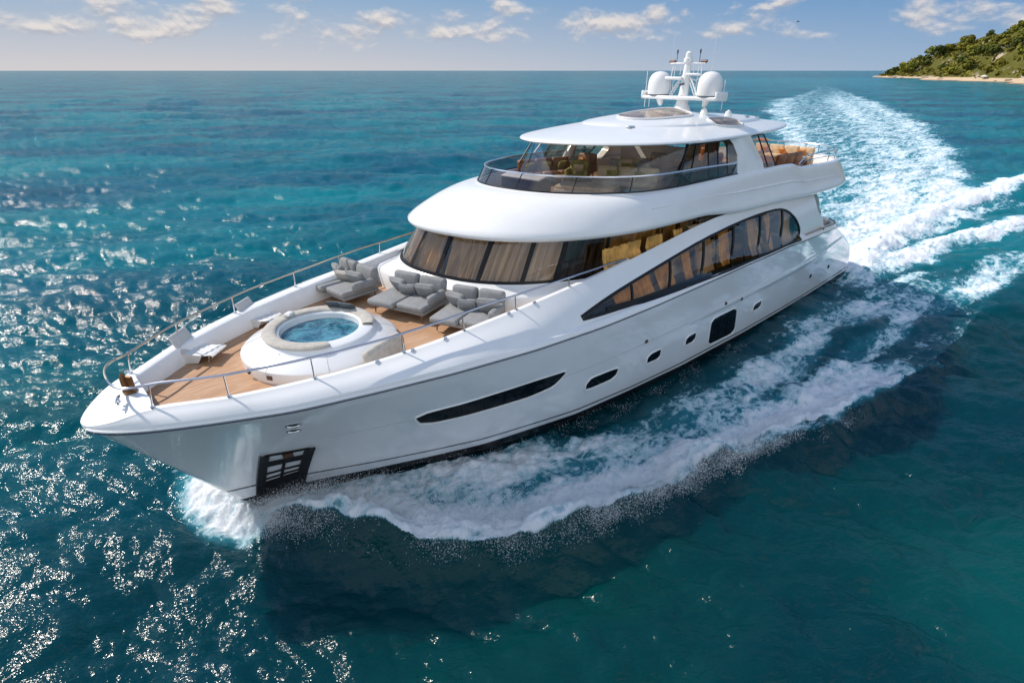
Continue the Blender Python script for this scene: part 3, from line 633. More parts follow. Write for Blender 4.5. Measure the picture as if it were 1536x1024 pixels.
for x, z in ((24.1, 2.78), (18.95, 2.78), (17.6, 2.62)):
    MB().tube([(x, hull_y(x, z), z), (x, hull_y(x, z) + .04, z)], [0.075, 0.06], 10).build('hull_drain', mat('drain_bronze', (0.12, 0.07, 0.04), .4, metal=.6), hull)
for sgn in (1, -1): MB().tube([sbv((x, sgn * (hull_y(x, 2.72 - .004 * (x - 22)) + .001), 2.72 - .004 * (x - 22))) for x in [21.5 + 13 * k / 60 for k in range(61)]], .007, 4).build('hull_seam', mat('seam_grey', (.30, .32, .34), .5), hull)
# anchor pocket: black frame with cross bars standing on the hull plating
ank = empty('anchor_pocket', (35.3, 1.4, 1.2), None, None); ank.parent = hull
def bar(P0, P1, w, name='pocket_bar', m=BLACK, dep=0.05, n=8):
    A, B = Vector((P0[0], 0, P0[1])), Vector((P1[0], 0, P1[1])); d = (B - A).normalized(); nn = Vector((-d.z, 0, d.x)) * w / 2; rows = []
    for i in range(n + 1):
        p = A.lerp(B, i / n)
        def S(o, e): q = p + nn * o; return (q.x, hull_y(q.x, q.z) + e, q.z)
        rows.append([S(-1, -.01), S(-1, dep), S(1, dep), S(1, -.01)])
    o = MB().grid(rows).build(name, m, None, smooth=False); o.parent = hull; return o
bpy.data.objects.remove(ank)
def pk(u, v):   # u 0 forward post .. 1 after post, v 0 bottom .. 1 top
    xt = 35.86 + (34.80 - 35.86) * u; zt = 2.24 + .10 * math.sin(u * math.pi) + .05 * u; xb = 35.94 + (34.84 - 35.94) * u; zb = 0.02 + .35 * u
    return (xb + (xt - xb) * v, zb + (zt - zb) * v)
for u in (0.04, 0.96): bar(pk(u, 0), pk(u, 1), 0.21, 'anchor_pocket_post', dep=0.08)
for v, w in ((.985, .08), (.78, .22), (.57, .06), (.46, .05), (.34, .24), (.22, .16), (.11, .26), (0.02, .24)): bar(pk(0.05, v), pk(.95, v), w, 'anchor_pocket_bar')
bar(pk(.5, .36), pk(.5, .8), 0.06, 'anchor_pocket_bar'); bar(pk(.42, .88), pk(.62, .90), .18, 'anchor_shank', mat('anchor_rust', (0.10, 0.045, 0.03), .6), dep=.10)
# saloon window: frame, mullions, glass, curtains and the room behind
def strip(P, fn, w, off, sgn, mt, name, parent, close=True):
    P = [Vector((p[0], p[1])) for p in P]; n = len(P); rows = []
    for i in range(n):
        a, b, c = P[i - 1] if (close or i > 0) else P[i], P[i], P[(i + 1) % n] if (close or i < n - 1) else P[i]
        d = (c - a).normalized(); nn = Vector((-d.y, d.x)); r = []
        for o, e in ((-w, off - .05), (-w, off), (w * .6, off), (w * .6, off - .05)):
            q = b + nn * o; r.append(sbv((q.x, sgn * (fn(q.x, q.y) + e), q.y)))
        rows.append(r)
    if close: rows.append(rows[0])
    m = MB().grid(rows, flip=sgn < 0); return m.build(name, mt, parent, sharp=40)
def dens(P, step=0.25, close=True):
    Q = []; n = len(P)
    for i in range(n if close else n - 1):
        a, b = Vector(P[i]), Vector(P[(i + 1) % n]); k = max(1, int((b - a).length / step))
        Q += [tuple(a.lerp(b, j / k)) for j in range(k)]
    return Q
SALD = dens(smooth_poly(SAL, it=1), .22)
for sgn in (1, -1):
    sw = strip(SALD, wall_y, 0.05, 0.012, sgn, BLACK, 'saloon_window', YA)
    V, Fc = hull_patch(SALD, lambda x, z: wall_y(x, z) - 0.02, 0.0, .5); g = mesh_obj('window_glass', [sbv((x, sgn * y, z)) for x, y, z in V], Fc, GL_BROWN, sw)
    base = dens([(12.6, 4.19), (14.54, 4.20), (16.82, 4.27), (19.07, 4.33), (21.35, 4.37), (23.07, 4.40), (25.0, 4.44), (26.6, 4.54)], .3, False)
    strip(base, wall_y, 0.085, 0.010, sgn, BLACK, 'window_sill', sw, close=False)
    for (xb, zb), (xt, zt), w in (((25.07, 4.4), (24.9, 4.93), .05), ((23.09, 4.36), (22.75, 5.24), .06), ((21.11, 4.34), (20.65, 5.53), .065), ((20.1, 4.33), (19.75, 5.6), .03), ((19.05, 4.3), (18.5, 5.7), .07), ((18.0, 4.3), (17.6, 5.73), .03), ((16.89, 4.25), (16.25, 5.76), .075), ((15.8, 4.2), (15.25, 5.75), .03), ((14.7, 4.2), (14.2, 5.64), .09)):
        strip([(xb + (xt - xb) * k / 6, zb + (zt - zb) * k / 6) for k in range(7)], wall_y, w, 0.008 if w > .04 else -.03, sgn, BLACK, 'window_mullion', sw, close=False)
    # curtains hung a hand's breadth inside the glass
    xs0 = 13.2
    segs = [(13.0, 14.1, TAN), (14.9, 15.5, AMBER), (16.1, 17.1, TAN), (18.6, 19.3, AMBER), (19.9, 21.0, TAN), (21.3, 21.9, AMBER), (22.4, 23.4, AMBER), (23.7, 25.6, AMBER)]
    for x0, x1, mt in segs:
        rows = []
        for k in range(int((x1 - x0) / .03) + 1):
            x = x0 + .03 * k; w = .05 * math.sin(x * 42) + .03 * math.sin(x * 17 + 1)
            rows.append([sbv((x + .05 * math.sin(zz * 3 + x), sgn * (wall_y(x, min(zz, 5.9)) - .30 + w), zz)) for zz in (3.7, 4.2, 4.7, 5.2, 5.7, 6.0)])
        MB().grid(rows).build('curtain', mt, sw)
rows = [[sbv((x, (yk(x) - .5) * k / 3, 3.62)) for k in range(-3, 4)] for x in (9.2, 12, 16, 20, 24, 27)]
MB().grid(rows).build('saloon_floor', WOODL, YA, smooth=False)
rows = [[sbv((x, (crest(x)[0] - .35) * k / 3, crest(min(x, 21))[1] - .12 if x < 21.5 else 5.0)) for k in range(-3, 4)] for x in (9.8, 12, 16, 20)]
MB().grid(rows).build('saloon_ceiling', mat('cream_ceiling', (.62, .55, .45), .7), YA, smooth=False)
for c_, d_ in (((14.0, 0.3, 4.3), (2.2, 1.6, 1.2)), ((18.5, -.6, 4.2), (3.0, 1.8, 1.0)), ((22.6, 0, 4.4), (2.0, 3.5, 1.5))): MB().box(c_, d_, bev=.12).build('saloon_furniture', TANL, YA)
MB().box((24.9, 0, 4.6), (.12, 7.0, 1.9)).build('saloon_bulkhead', WOODL, YA)
MB().box((10.6, 0, 4.75), (.08, 6.4, 2.1)).build('saloon_aft_doors', BLACKG, YA)
# after end: wing ends, cockpit sole, coamings, transom settee
for sgn in (1, -1):
    rows = []
    for k in range(17):
        t = k / 16; y, z = wall_pt(9.2, t); x = max(8.9, wall_end(z)); rows.append([sbv((x, sgn * y, z)), sbv((x + .12, sgn * (y - .22), z))])
    MB().grid(rows, flip=sgn > 0).build('wing_end', GEL, hull)
    # fin window beside the cockpit and its cover
    rows = []
    for k in range(9):
        z = 4.55 + 1.2 * k / 8; x1 = wall_end(z) - .02; x0 = x1 - .95 * math.sin(math.pi * (.25 + .6 * k / 8))
        rows.append([sbv((x0 + (x1 - x0) * j / 4, sgn * (3.62 - .05 * j), z)) for j in range(5)])
    MB().grid(rows).build('wing_fin', mat('grey_green_panel', (.34, .40, .38), .3, coat=.4), hull)
    rows = []
    for i in range(30):
        x = 6.35 + 3.2 * i / 29; y = hull_y(x, zk(x)); z = zk(x)
        rows.append([sbv((x, sgn * y, z)), sbv((x, sgn * (y - .03), z + .17)), sbv((x, sgn * (y - .2), z + .19)), sbv((x, sgn * (y - .27), z + .12)), sbv((x, sgn * (y - .32), 3.0))])
    MB().grid(rows, flip=sgn > 0).build('cockpit_coaming', GEL, hull)
    pts = [sbv((6.4 + 5.6 * i / 20, sgn * ((hull_y(6.4 + 5.6 * i / 20, zk(6.4 + 5.6 * i / 20))) - .06), zk(6.4 + 5.6 * i / 20) + .21)) for i in range(21)]
    MB().tube(pts, 0.03, 6).build('cockpit_rail', mat('varnished_rail', (.20, .07, .035), .3, coat=.5), hull)
rows = [[sbv((x, (hull_y(x, 3.0) - .1) * k / 4, 3.02)) for k in range(-4, 5)] for x in (4.35, 6, 8, 10.6)]
MB().grid(rows).build('cockpit_sole', TEAK, YA, smooth=False)
MB().box((6.55, 0, 3.5), (.5, 6.6, .95), bev=.12).build('transom_bulwark', GEL, hull)
for sgn in (1, -1): MB().box((5.2, sgn * 2.7, 2.55), (1.9, .7, .25), bev=.05).box((4.2, sgn * 2.7, 2.1), (1.9, .7, .25), bev=.05).box((3.2, sgn * 2.7, 1.6), (1.9, .7, .25), bev=.05).build('stern_steps', GEL, hull)
MB().box((1.9, 0, .52), (1.6, 6.0, .16), bev=.05).build('swim_platform', TEAK, hull)
# ------------------------------------------------------------------ superstructure
def TRF(sb, sh):
    def f(p):
        y = p[1] if p[1] >= 0 else p[1] * sb
        return (p[0] - float(np.interp(p[0], [10, 24], [0, sh])) * y, y, p[2])
    return f
def lerp3(a, b, s, sz=None):
    sz = s if sz is None else sz
    return (a[0] + (b[0] - a[0]) * s, a[1] + (b[1] - a[1]) * s, a[2] + (b[2] - a[2]) * sz)
tA = TRF(1.16, .30); tB = TRF(1.06, .30); tC = TRF(1.0, .17)
# pilothouse: base ledge, glass band, posts, curtains
RK = dict(Xas=19.0, m=48, ms=30)
tL = TRF(1.40, .30); tG = TRF(1.45, .30); tG1 = TRF(1.22, .30)
b0 = [tL(p) for p in ring(29.42, 24, 3.72, 2.6, zf=lambda x: zdeck(x) - .05, **RK)]
b1 = [tL(p) for p in ring(29.40, 24, 3.68, 2.6, zf=lambda x: 4.74, **RK)]
b1b = [tL(p) for p in ring(29.32, 24, 3.60, 2.6, zf=lambda x: 4.83, **RK)]
b2 = [tG(p) for p in ring(29.02, 24, 3.22, 2.3, zf=lambda x: 4.93, **RK)]
b3 = [tG(p) for p in ring(28.95, 24, 3.18, 2.25, zf=lambda x: 5.0, **RK)]
MB().grid([b0, b1, b1b, b2, b3]).build('pilothouse_base', GEL, YA, sharp=50)
w0 = [tG(p) for p in ring(28.93, 24, 3.17, 2.25, zf=lambda x: 4.98, **RK)]
w1 = [tG1(p) for p in ring(28.20, 24, 3.16, 2.3, zf=lambda x: 6.42, **RK)]
NW = len(w0)
def wpt(i, s, off=0.0):
    i0 = int(max(0, min(NW - 2, math.floor(i)))); f = i - i0
    a = lerp3(w0[i0], w0[i0 + 1], f); b = lerp3(w1[i0], w1[i0 + 1], f); p = Vector(lerp3(a, b, s))
    if off:
        j0, j1 = max(0, i0 - 1), min(NW - 1, i0 + 2); t = Vector(w0[j1]) - Vector(w0[j0]); u = Vector(b) - Vector(a); nn = u.cross(t).normalized()
        p += nn * off
    return tuple(p)
PIL = empty('pilothouse_windows', (0, 0, 0), None, None); bpy.data.objects.remove(PIL)
def idx_of_y(y, front=True):
    """ring index on the front curve where the base ring passes half-breadth y (port positive)"""
    best = min((abs(w0[i][1] - y) + (0 if w0[i][0] > 24.0 - 1.0 else 9), i) for i in range(NW))[1]; return best
mulls = [idx_of_y(y) for y in (3.0, 2.48, 1.87, .86, -.53, -1.91, -3.5)]
side_p = [1, 9, 17, 24]; allm = sorted(set(side_p + mulls + [NW - 1 - i for i in side_p]))
glass_o = MB().grid([[wpt(i, s) for i in range(NW)] for s in (0, .25, .5, .75, 1)]).build('pilothouse_windows', GL_PILOT, YA)
for i in allm:
    wdt = .075 if i in mulls else .045
    rows = []
    for k in range(7):
        s = k / 6; a, b = Vector(wpt(i, s, .02)), Vector(wpt(min(i + .5, NW - 1.01), s, .02)); d = (b - a); d = d.normalized() if d.length > 1e-6 else Vector((0, 1, 0))
        rows.append([tuple(a - d * wdt), tuple(a + d * wdt)])
    MB().grid(rows).build('window_mullion', BLACK, glass_o, smooth=False)
for s0, s1 in ((-.01, .075), (.95, 1.0)):
    MB().grid([[wpt(i, s0, .015) for i in range(NW)], [wpt(i, s1, .015) for i in range(NW)]]).build('window_band', BLACK, glass_o)
# curtains
for a, b in zip(allm[:-1], allm[1:]):
    y = wpt((a + b) / 2, 0)[1]
    dark = (mulls and a == sorted(mulls)[0] and False)
    if abs(y - 2.75) < .3 and wpt(a, 0)[0] > 24: mt, lo = DARKB, 1.0
    else: mt, lo = (AMBER if wpt((a + b) / 2, 0)[0] < 25.2 else TAN), 1.0
    n = max(24, int((b - a) * 8)); rows = []
    for k in range(n + 1):
        i = a + .4 + (b - a - .8) * k / n; ph = k * .55 + a * 1.7 + 1.2 * math.sin(k * .13 + a)
        rows.append([wpt(i, s, -.18 - .10 * math.sin(ph * .62 + 2.4 * s * s * math.sin(a * 2.1) + .8 * math.sin(3 * s + a)) - .03 * math.sin(ph * 1.7 + 3.0 * s) - .10 * (1 - s) * math.sin(k / n * math.pi)) for s in (.03, .15, .27, .4, .52, .64, .76, .88, .97)])
    if mt is not DARKB or True: MB().grid(rows).build('curtain', mt, glass_o)
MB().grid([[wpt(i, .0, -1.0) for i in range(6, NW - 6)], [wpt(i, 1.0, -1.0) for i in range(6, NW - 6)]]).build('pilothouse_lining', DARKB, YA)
# the upper deck: deep brow over the pilothouse running aft as the flybridge coaming
FK = dict(m=48, ms=40)
Ll = ring(28.78, 23, 3.86, 2.4, Xa=4.6, na=2.6, Xas=8.5, zf=zlip, **FK); Tt = ring(26.55, 21.5, 3.45, 2.25, Xa=5.2, na=2.6, Xas=9.0, zf=ztop, **FK)
L = [tB(p) for p in Ll]; T = [tC(p) for p in Tt]; NF = len(L)
cen = Vector((17, 0, 0))
def inset(R, d, dz=0.0):
    out = []; n = len(R)
    for i in range(n):
        t = Vector(R[(i + 1) % n]) - Vector(R[i - 1]); nn = Vector((-t.y, t.x, 0)); 
        if nn.length > 1e-9: nn.normalize()
        p = Vector(R[i]); 
        if nn.dot(Vector((17, 0, p.z)) - p) < 0 and abs(p.x - 17) > 3 or (abs(p.x - 17) <= 3 and nn.y * p.y > 0): nn = -nn
        q = p + nn * d; out.append((q.x, q.y, q.z + dz))
    return out
rows = [inset(L, .75, .06), inset(L, .12, 0.0), L, inset(L, -.05, .07), inset(L, -.05, .14)]
Lo = inset(L, -.04, .17)
for k in range(1, 15):
    s = k / 14
    r = []
    for i in range(NF):
        z0, z1 = Lo[i][2], T[i][2]; run = math.hypot(T[i][0] - Lo[i][0], T[i][1] - Lo[i][1])
        pw = 1.0 + .75 * min(1, run / 1.5); sz = 1 - (1 - s) ** pw
        p = lerp3(Lo[i], T[i], s); r.append((p[0], p[1], z0 + (z1 - z0) * sz))
    rows.append(r)
rows += [inset(T, .05, .03), inset(T, .14, .02), inset(T, .18, -.03), inset(T, .24, -.55)]
up = MB().grid(rows, closed=True, flip=True); upo = up.build('upper_deck', GEL, YA, sharp=55)
bm = bmesh.new(); bm.from_mesh(upo.data); bmesh.ops.recalc_face_normals(bm, faces=bm.faces); bm.to_mesh(upo.data); bm.free()
def capring(R, name, m, parent, half):
    """deck spanning a closed ring, built of strips port to starboard"""
    n = len(R); rows = []
    for i in range(half + 1):
        a = Vector(R[i]); b = Vector(R[(-i) % n]) if i else a
        rows.append([tuple(a.lerp(b, k / 6)) for k in range(7)])
    return MB().grid(rows).build(name, m, parent, smooth=False)
FL = inset(T, .22, -.52); fd = capring(FL, 'flybridge_sole', TEAK, YA, NF // 2)
capring(inset(L, .7, .06), 'upper_deck_soffit', GELR, YA, NF // 2)
# styling ledge along the coaming
for sgn in (1, -1):
    pts = []
    for i in range(60):
        x = 8.0 + 15.5 * i / 59; f = .38 + .10 * (x - 8) / 15
        j = min(range(NF), key=lambda q: abs(L[q][0] - x) + (0 if L[q][1] * sgn > 2 else 99)); p = lerp3(Lo[j], T[j], f); z = Lo[j][2] + (T[j][2] - Lo[j][2]) * (1 - (1 - f) ** 1.15)
        pts.append((x, p[1] + sgn * .015, z))
    MB().tube(pts, [.012 + .03 * math.sin(math.pi * i / 59) for i in range(60)], 6).build('styling_line', GEL, upo)
# flybridge windscreen: short raked glass round the front
G0 = inset(T, .07, .02); Tr = [tC(p) for p in ring(26.15, 21.5, 3.32, 2.25, Xa=5.2, na=2.6, Xas=9.0, zf=lambda x: ztop(x) + .52 * sstp(17.5, 21.5, x) + .42 * (1 - sstp(17.5, 21.5, x)), **FK)]
sel = [i for i in range(NF) if Ll[i][0] > 19.2]
wi = [i for i in range(NF) if Tt[i][0] >= 17.8]
rowsG = [[lerp3(G0[i], Tr[i], s) for i in wi] for s in (0, .5, 1)]
fws = MB().grid(rowsG).build('flybridge_windscreen', GL_SMOKE, YA)
MB().tube([Tr[i] for i in wi], .028, 6).build('windscreen_rail', CHROME, fws)
MB().tube([(G0[i][0], G0[i][1], G0[i][2] + .015) for i in wi], .03, 6).build('windscreen_base', BLACK, fws)
for y in (-2.2, -1.1, 0.3, 1.9, 2.9):
    i = min(wi, key=lambda q: abs(G0[q][1] - y) + (0 if Tt[q][0] > 21.6 else 9)); MB().tube([lerp3(G0[i], Tr[i], 0), lerp3(G0[i], Tr[i], 1)], .018, 5).build('windscreen_post', BLACK, fws)
# dark inner lining below the glass
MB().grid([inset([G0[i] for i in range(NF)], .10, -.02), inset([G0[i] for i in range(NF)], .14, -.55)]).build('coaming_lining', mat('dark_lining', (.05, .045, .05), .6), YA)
# sky lounge under the hardtop
def hw(x, z): return 3.34 - .22 * (z - 7.42)
HW = [(20.85, 7.47), (21.60, 7.86), (20.92, 8.68), (18.25, 8.68), (17.86, 8.52), (17.58, 8.12), (17.60, 7.86), (18.08, 7.48)]
HD = dens(HW, .2)
for sgn in (1, -1):
    def T2(p, s_=sgn): return tC((p[0], s_ * p[1], p[2]))
    fr = strip(HD, hw, .03, .012, sgn, BLACK, 'side_window', YA)
    xs = [p[0] for p in HD]; V, Fc = hull_patch(HD, lambda x, z: hw(x, z) - .01, 0, .5)
    mesh_obj('window_glass', [(x, sgn * y, z) for x, y, z in V], Fc, GL_BROWN, fr)
    for a, b in (((19.69, 7.45), (19.63, 8.69)), ((19.02, 7.45), (18.97, 8.69)), ((18.36, 7.5), (18.29, 8.69)), ((20.95, 7.6), (20.4, 8.69))):
        strip([(a[0] + (b[0] - a[0]) * k / 5, a[1] + (b[1] - a[1]) * k / 5) for k in range(6)], hw, .025, .008, sgn, BLACK, 'window_mullion', fr, close=False)
    strip([(21.5 - 3.9 * k / 9, 7.84 + .02 * k / 9) for k in range(10)], hw, .02, .008, sgn, CHROME, 'window_rail', fr, close=False)
    # white arch pillar aft of the window, and the curved glass behind it
    ft = [(18.08, 7.40), (17.64, 7.80), (17.62, 8.12), (17.9, 8.52), (18.28, 8.78)]; bt = [(15.45, 7.36), (15.62, 7.75), (15.95, 8.1), (16.3, 8.45), (16.62, 8.8)]
    rows = []
    for k in range(17):
        s = k / 16 * 4; i0 = min(3, int(s)); f = s - i0
        a = Vector(ft[i0]).lerp(Vector(ft[i0 + 1]), f); b = Vector(bt[i0]).lerp(Vector(bt[i0 + 1]), f); r = [(a.x, sgn * (hw(a.x, a.y) - .35), a.y)]
        for j in range(9):
            q = a.lerp(b, j / 8); r.append((q.x, sgn * (hw(q.x, q.y) + .015 + .07 * math.sin(j / 8 * math.pi)), q.y))
        r.append((b.x, sgn * (hw(b.x, b.y) - .35), b.y)); rows.append(r)
    MB().grid(rows, flip=sgn > 0).build('arch_pillar', GEL, YA, sharp=50)
    ag = [(16.58, 8.70), (15.4, 8.70), (14.95, 8.2), (14.5, 7.6), (14.4, 7.36), (15.46, 7.40), (15.98, 8.1)]
    AD = dens(ag, .15); fr2 = strip(AD, hw, .025, .0, sgn, BLACK, 'aft_window', YA); V, Fc = hull_patch(AD, lambda x, z: hw(x, z) - .01, 0, .5)
    mesh_obj('window_glass', [(x, sgn * y, z) for x, y, z in V], Fc, GL_BROWN, fr2)
    strip([(15.05 + .8 * k / 6, 7.4 + 1.28 * k / 6) for k in range(7)], hw, .02, .006, sgn, BLACK, 'window_mullion', fr2, close=False)
# inside: aft bulkhead with its openings, overhead
bk = MB()
for y0, y1, z0, z1 in ((-3.0, -1.9, 6.9, 8.75), (-1.9, .6, 6.9, 8.05), (-.75, -.55, 8.05, 8.75), (.6, 1.0, 6.9, 8.75), (1.0, 3.0, 6.9, 7.6)): bk.box((16.6, (y0 + y1) / 2, (z0 + z1) / 2), (.10, y1 - y0, z1 - z0))
bk.build('sky_lounge_bulkhead', GREYP, YA, smooth=False)
MB().tube([(16.7, -1.9, 8.1), (16.7, -.75, 8.1), (16.7, -.75, 8.7), (16.7, -1.9, 8.7)], .03, 6, closed=True).build('bulkhead_window_frame', BLACK, YA)
for y in (2.0, ): MB().box((17.4, y, 7.8), (.25, .5, 1.75), bev=.03).build('lounge_locker', WOOD, YA)
MB().tube([(20.4, -2.9, 7.0), (20.6, -2.88, 7.6), (20.2, -2.75, 8.3), (19.6, -2.6, 8.8)], [.22, .18, .14, .14], 10).build('front_pillar', GEL, YA)
# clear wing screen on the starboard bow of the flybridge, under the hardtop
q = [(23.9, -2.2, 7.86), (22.9, -2.25, 8.84), (19.9, -2.6, 8.84), (20.6, -2.95, 7.86)]
ws = MB().grid([[tuple(Vector(q[0]).lerp(Vector(q[3]), k / 6)) for k in range(7)], [tuple(Vector(q[1]).lerp(Vector(q[2]), k / 6)) for k in range(7)]]).build('wing_screen', GL_CLEAR, YA)
MB().tube([q[0], q[1]], .028, 6).build('screen_post', BLACK, ws)
fgb = [(23.9, -2.2, 7.5), (24.25, -1.2, 7.5), (24.25, -.2, 7.5), (23.95, .9, 7.5), (23.3, 1.9, 7.48), (22.5, 2.75, 7.46), (21.62, 3.28, 7.45)]; fgt = [(22.9, -2.25, 8.84), (23.2, -1.2, 8.84), (23.2, -.2, 8.84), (22.95, .9, 8.83), (22.35, 1.85, 8.82), (21.6, 2.6, 8.8), (20.95, 3.04, 8.78)]
fgl = MB().grid([fgb, fgt]).build('front_screen', GL_CLEAR, YA); MB().tube([fgb[-1], fgt[-1]], .05, 8).build('screen_post', BLACK, fgl); MB().tube(fgt, .025, 6).build('screen_head', BLACK, fgl)
# hardtop
HK = dict(m=48, ms=24)
zh = lambda x: 8.57 + .0165 * (x - 8)
tH = TRF(.88, 0.0)
H0 = [tH(p) for p in ring(25.25, 20.5, 3.33, 1.9, Xa=7.9, na=1.75, zf=zh, **HK)]; NH = len(H0)
def hscale(R, fx, fy, dz, cx=17.0): return [(cx + (p[0] - cx) * fx, p[1] * fy, p[2] + dz) for p in R]
rows = [hscale(H0, .90, .86, .05), hscale(H0, .975, .965, .0), H0, hscale(H0, 1.003, 1.006, .035), hscale(H0, .998, 1.0, .075), hscale(H0, .985, .978, .105), hscale(H0, .95, .94, .145)] + [hscale(H0, f, f, .145 + .52 * (1 - (f / .95) ** 1.7)) for f in (.88, .8, .72, .64, .55)]
ht = MB().grid(rows, closed=True, flip=True).build('hardtop', GEL, YA, sharp=60)
bm = bmesh.new(); bm.from_mesh(ht.data); bmesh.ops.recalc_face_normals(bm, faces=bm.faces); bm.to_mesh(ht.data); bm.free()
capring(hscale(H0, .90, .86, .05), 'hardtop_soffit', mat('cream_soffit', (.76, .73, .68), .6), ht, NH // 2)
# raised crown with two long skylight openings either side of the mast
cr = MB(); dome = lambda f: .145 + .52 * (1 - (f / .95) ** 1.7)
def off(R, dx): return [(p[0] + dx, p[1], p[2]) for p in R]
cr.grid([off(hscale(H0, f, f * .96, dome(f) + e), -.3) for f, e in ((.70, -.03), (.69, .03), (.675, .065), (.65, .085), (.58, .10), (.48, .11), (.36, .12), (.24, .12), (.12, .12))], closed=True, flip=True)
cro = cr.build('hardtop_crown', GEL, ht, sharp=60); capring(off(hscale(H0, .12, .1152, dome(.12) + .12), -.3), 'crown_top', GEL, ht, NH // 2)
bm = bmesh.new(); bm.from_mesh(cro.data); bmesh.ops.recalc_face_normals(bm, faces=bm.faces); bm.to_mesh(cro.data); bm.free()
from mathutils.bvhtree import BVHTree
_top = [BVHTree.FromPolygons([v.co.copy() for v in o.data.vertices], [list(p.vertices) for p in o.data.polygons]) for o in (ht, cro, bpy.data.objects['crown_top'])]
def htop(x, y):
    z = [h[0].z for h in (b.ray_cast(Vector((x, y, 12)), Vector((0, 0, -1))) for b in _top) if h[0] is not None]
    return max(z) if z else 9.0
SKYM = [mat('skylight_amber_lining', (.26, .18, .10), .5, var=.5, vscale=2.0), mat('skylight_grey_lining', (.45, .43, .41), .5)]
for cx, cy, rx, ry, rot in ((19.35, .55, 1.75, .85, -.10), (16.6, 2.0, 1.2, .42, .04), (16.6, -1.9, 1.2, .42, -.04)):
    P = []
    for k in range(40):
        a = k * 2 * math.pi / 40; u, v = rx * math.copysign(abs(math.cos(a)) ** .8, math.cos(a)), ry * math.copysign(abs(math.sin(a)) ** .8, math.sin(a)); P.append((cx + u * math.cos(rot) - v * math.sin(rot), cy + u * math.sin(rot) + v * math.cos(rot)))
    Z = [htop(*p) for p in P]
    rim = [(p[0], p[1], z + .03) for p, z in zip(P, Z)]
    MB().tube(rim, .035, 8, closed=True).build('skylight_rim', GEL, ht)
    rows = [[(cx + (p[0] - cx) * s, cy + (p[1] - cy) * s, htop(cx + (p[0] - cx) * s, cy + (p[1] - cy) * s) + .02) for p in P] for s in (1, .8, .6, .4, .2, .02)]
    MB().grid(rows, closed=True).build('skylight_glass', mat('skylight_glass', (.20, .13, .08), .15, spec=.3, var=.8, vscale=1.3), ht)
for x, y in ((21.9, 1.3), (13.4, 1.2), (12.0, 1.0)): MB().box((x, y, htop(x, y) + .03), (.35, .16, .06), bev=.02).build('deck_fitting', CHROME, ht)
# mast
mast = MB(); mz = 9.28
mast.tube([(16.75, 0, mz), (16.75, 0, mz + .18), (16.73, 0, mz + .45), (16.70, 0, mz + .9), (16.66, 0, mz + 1.55), (16.64, 0, mz + 1.9)], [.62, .42, .26, .19, .16, .13], 12)
MO = mast.build('mast', GEL, YA)
MB().tube([(16.64, 0, mz + 1.88), (16.64, 0, mz + 2.0), (16.64, 0, mz + 2.02), (16.64, 0, mz + 2.16), (16.64, 0, mz + 2.18), (16.64, 0, mz + 2.36), (16.64, 0, mz + 2.42)], [.12, .13, .18, .18, .13, .12, .05], 12).build('masthead_light', GELR, MO)
ZP = 10.02
MB().box((16.75, 0, ZP - .03), (.85, 3.55, .14), bev=.05).build('radar_platform', GEL, MO)
for y in (-1.72, 1.72): MB().box((16.75, y, ZP + .07), (.85, .10, .30), bev=.03).build('platform_end', GEL, MO)
for y in (-1.1, 1.1): MB().tube([(16.75, y, ZP - .05), (16.75, y * .95, ZP - .28), (16.75, y * .92, ZP - .36)], [.16, .11, .06], 8).build('platform_bracket', GEL, MO)
for y in (-1.17, 1.17):
    rd = MB().lathe([(.36, .03), (.465, .04), (.475, .10), (.48, .34), (.468, .50), (.43, .65), (.36, .77), (.26, .855), (.13, .90), (.0, .915)], (16.75, y, ZP + .04), 28).build('radome', mat('radome_white', (.78, .77, .76), .35, coat=.2), MO)
    MB().lathe([(.42, .0), (.455, .0), (.455, .045), (.42, .045)], (16.75, y, ZP + .035), 28).build('radome_base', mat('radome_base_grey', (.12, .13, .15), .5), rd)
    MB().tube([(16.75, y * .55, ZP + .05), (16.70, y * .32, ZP + .50), (16.68, y * .12, ZP + .78)], .035, 6).tube([(16.75, y * .45, ZP + .05), (16.72, y * .20, ZP + .55)], .022, 6).build('mast_strut', GEL, MO)
ZX = mz + 1.98
MB().box((16.66, 0, ZX), (.10, 1.62, .05), bev=.02).build('crosstree', GEL, MO)
for y in (-.72, .72):
    MB().tube([(16.66, y - .13, ZX + .07), (16.66, y + .13, ZX + .07)], [.05, .06], 8).build('navigation_light', mat('lamp_bronze', (.14, .06, .035), .4), MO)
    MB().tube([(16.66, y * .72, ZX), (16.66, y * .72, ZX + .42)], .012, 5).tube([(16.66, y * .72, ZX + .36), (16.66, y * .72, ZX + .50)], .03, 6).build('wind_sensor', BLACK, MO)
    MB().tube([(16.66, y * .9, ZX), (16.70, y * .95, ZX - .5), (16.72, y * .7, ZX - .62), (16.7, y * .2, ZX - .52)], .02, 5).build('cable_loop', GEL, MO)
    MB().tube([(16.66, y * .4, ZX), (16.66, y * .42, ZX - .42)], .014, 5).tube([(16.7, y * .75, ZX - .1), (16.75, y * .75, ZP + .05)], .014, 5).build('mast_stay', GEL, MO)
MB().box((16.85, -.45, ZX - .55), (.22, .85, .12), bev=.05).box((16.85, .42, ZX - .40), (.2, .6, .09), bev=.04).build('radar_scanner', GELR, MO)
MB().tube([(16.9, 0.03, ZP - .05), (16.9, .03, ZP + .05)], .06, 8).tube([(16.93, -.1, ZP + .45), (16.95, .12, ZP + .5)], .04, 8).build('mast_lamp', mat('lamp_glass_dark', (.05, .06, .08), .1), MO)
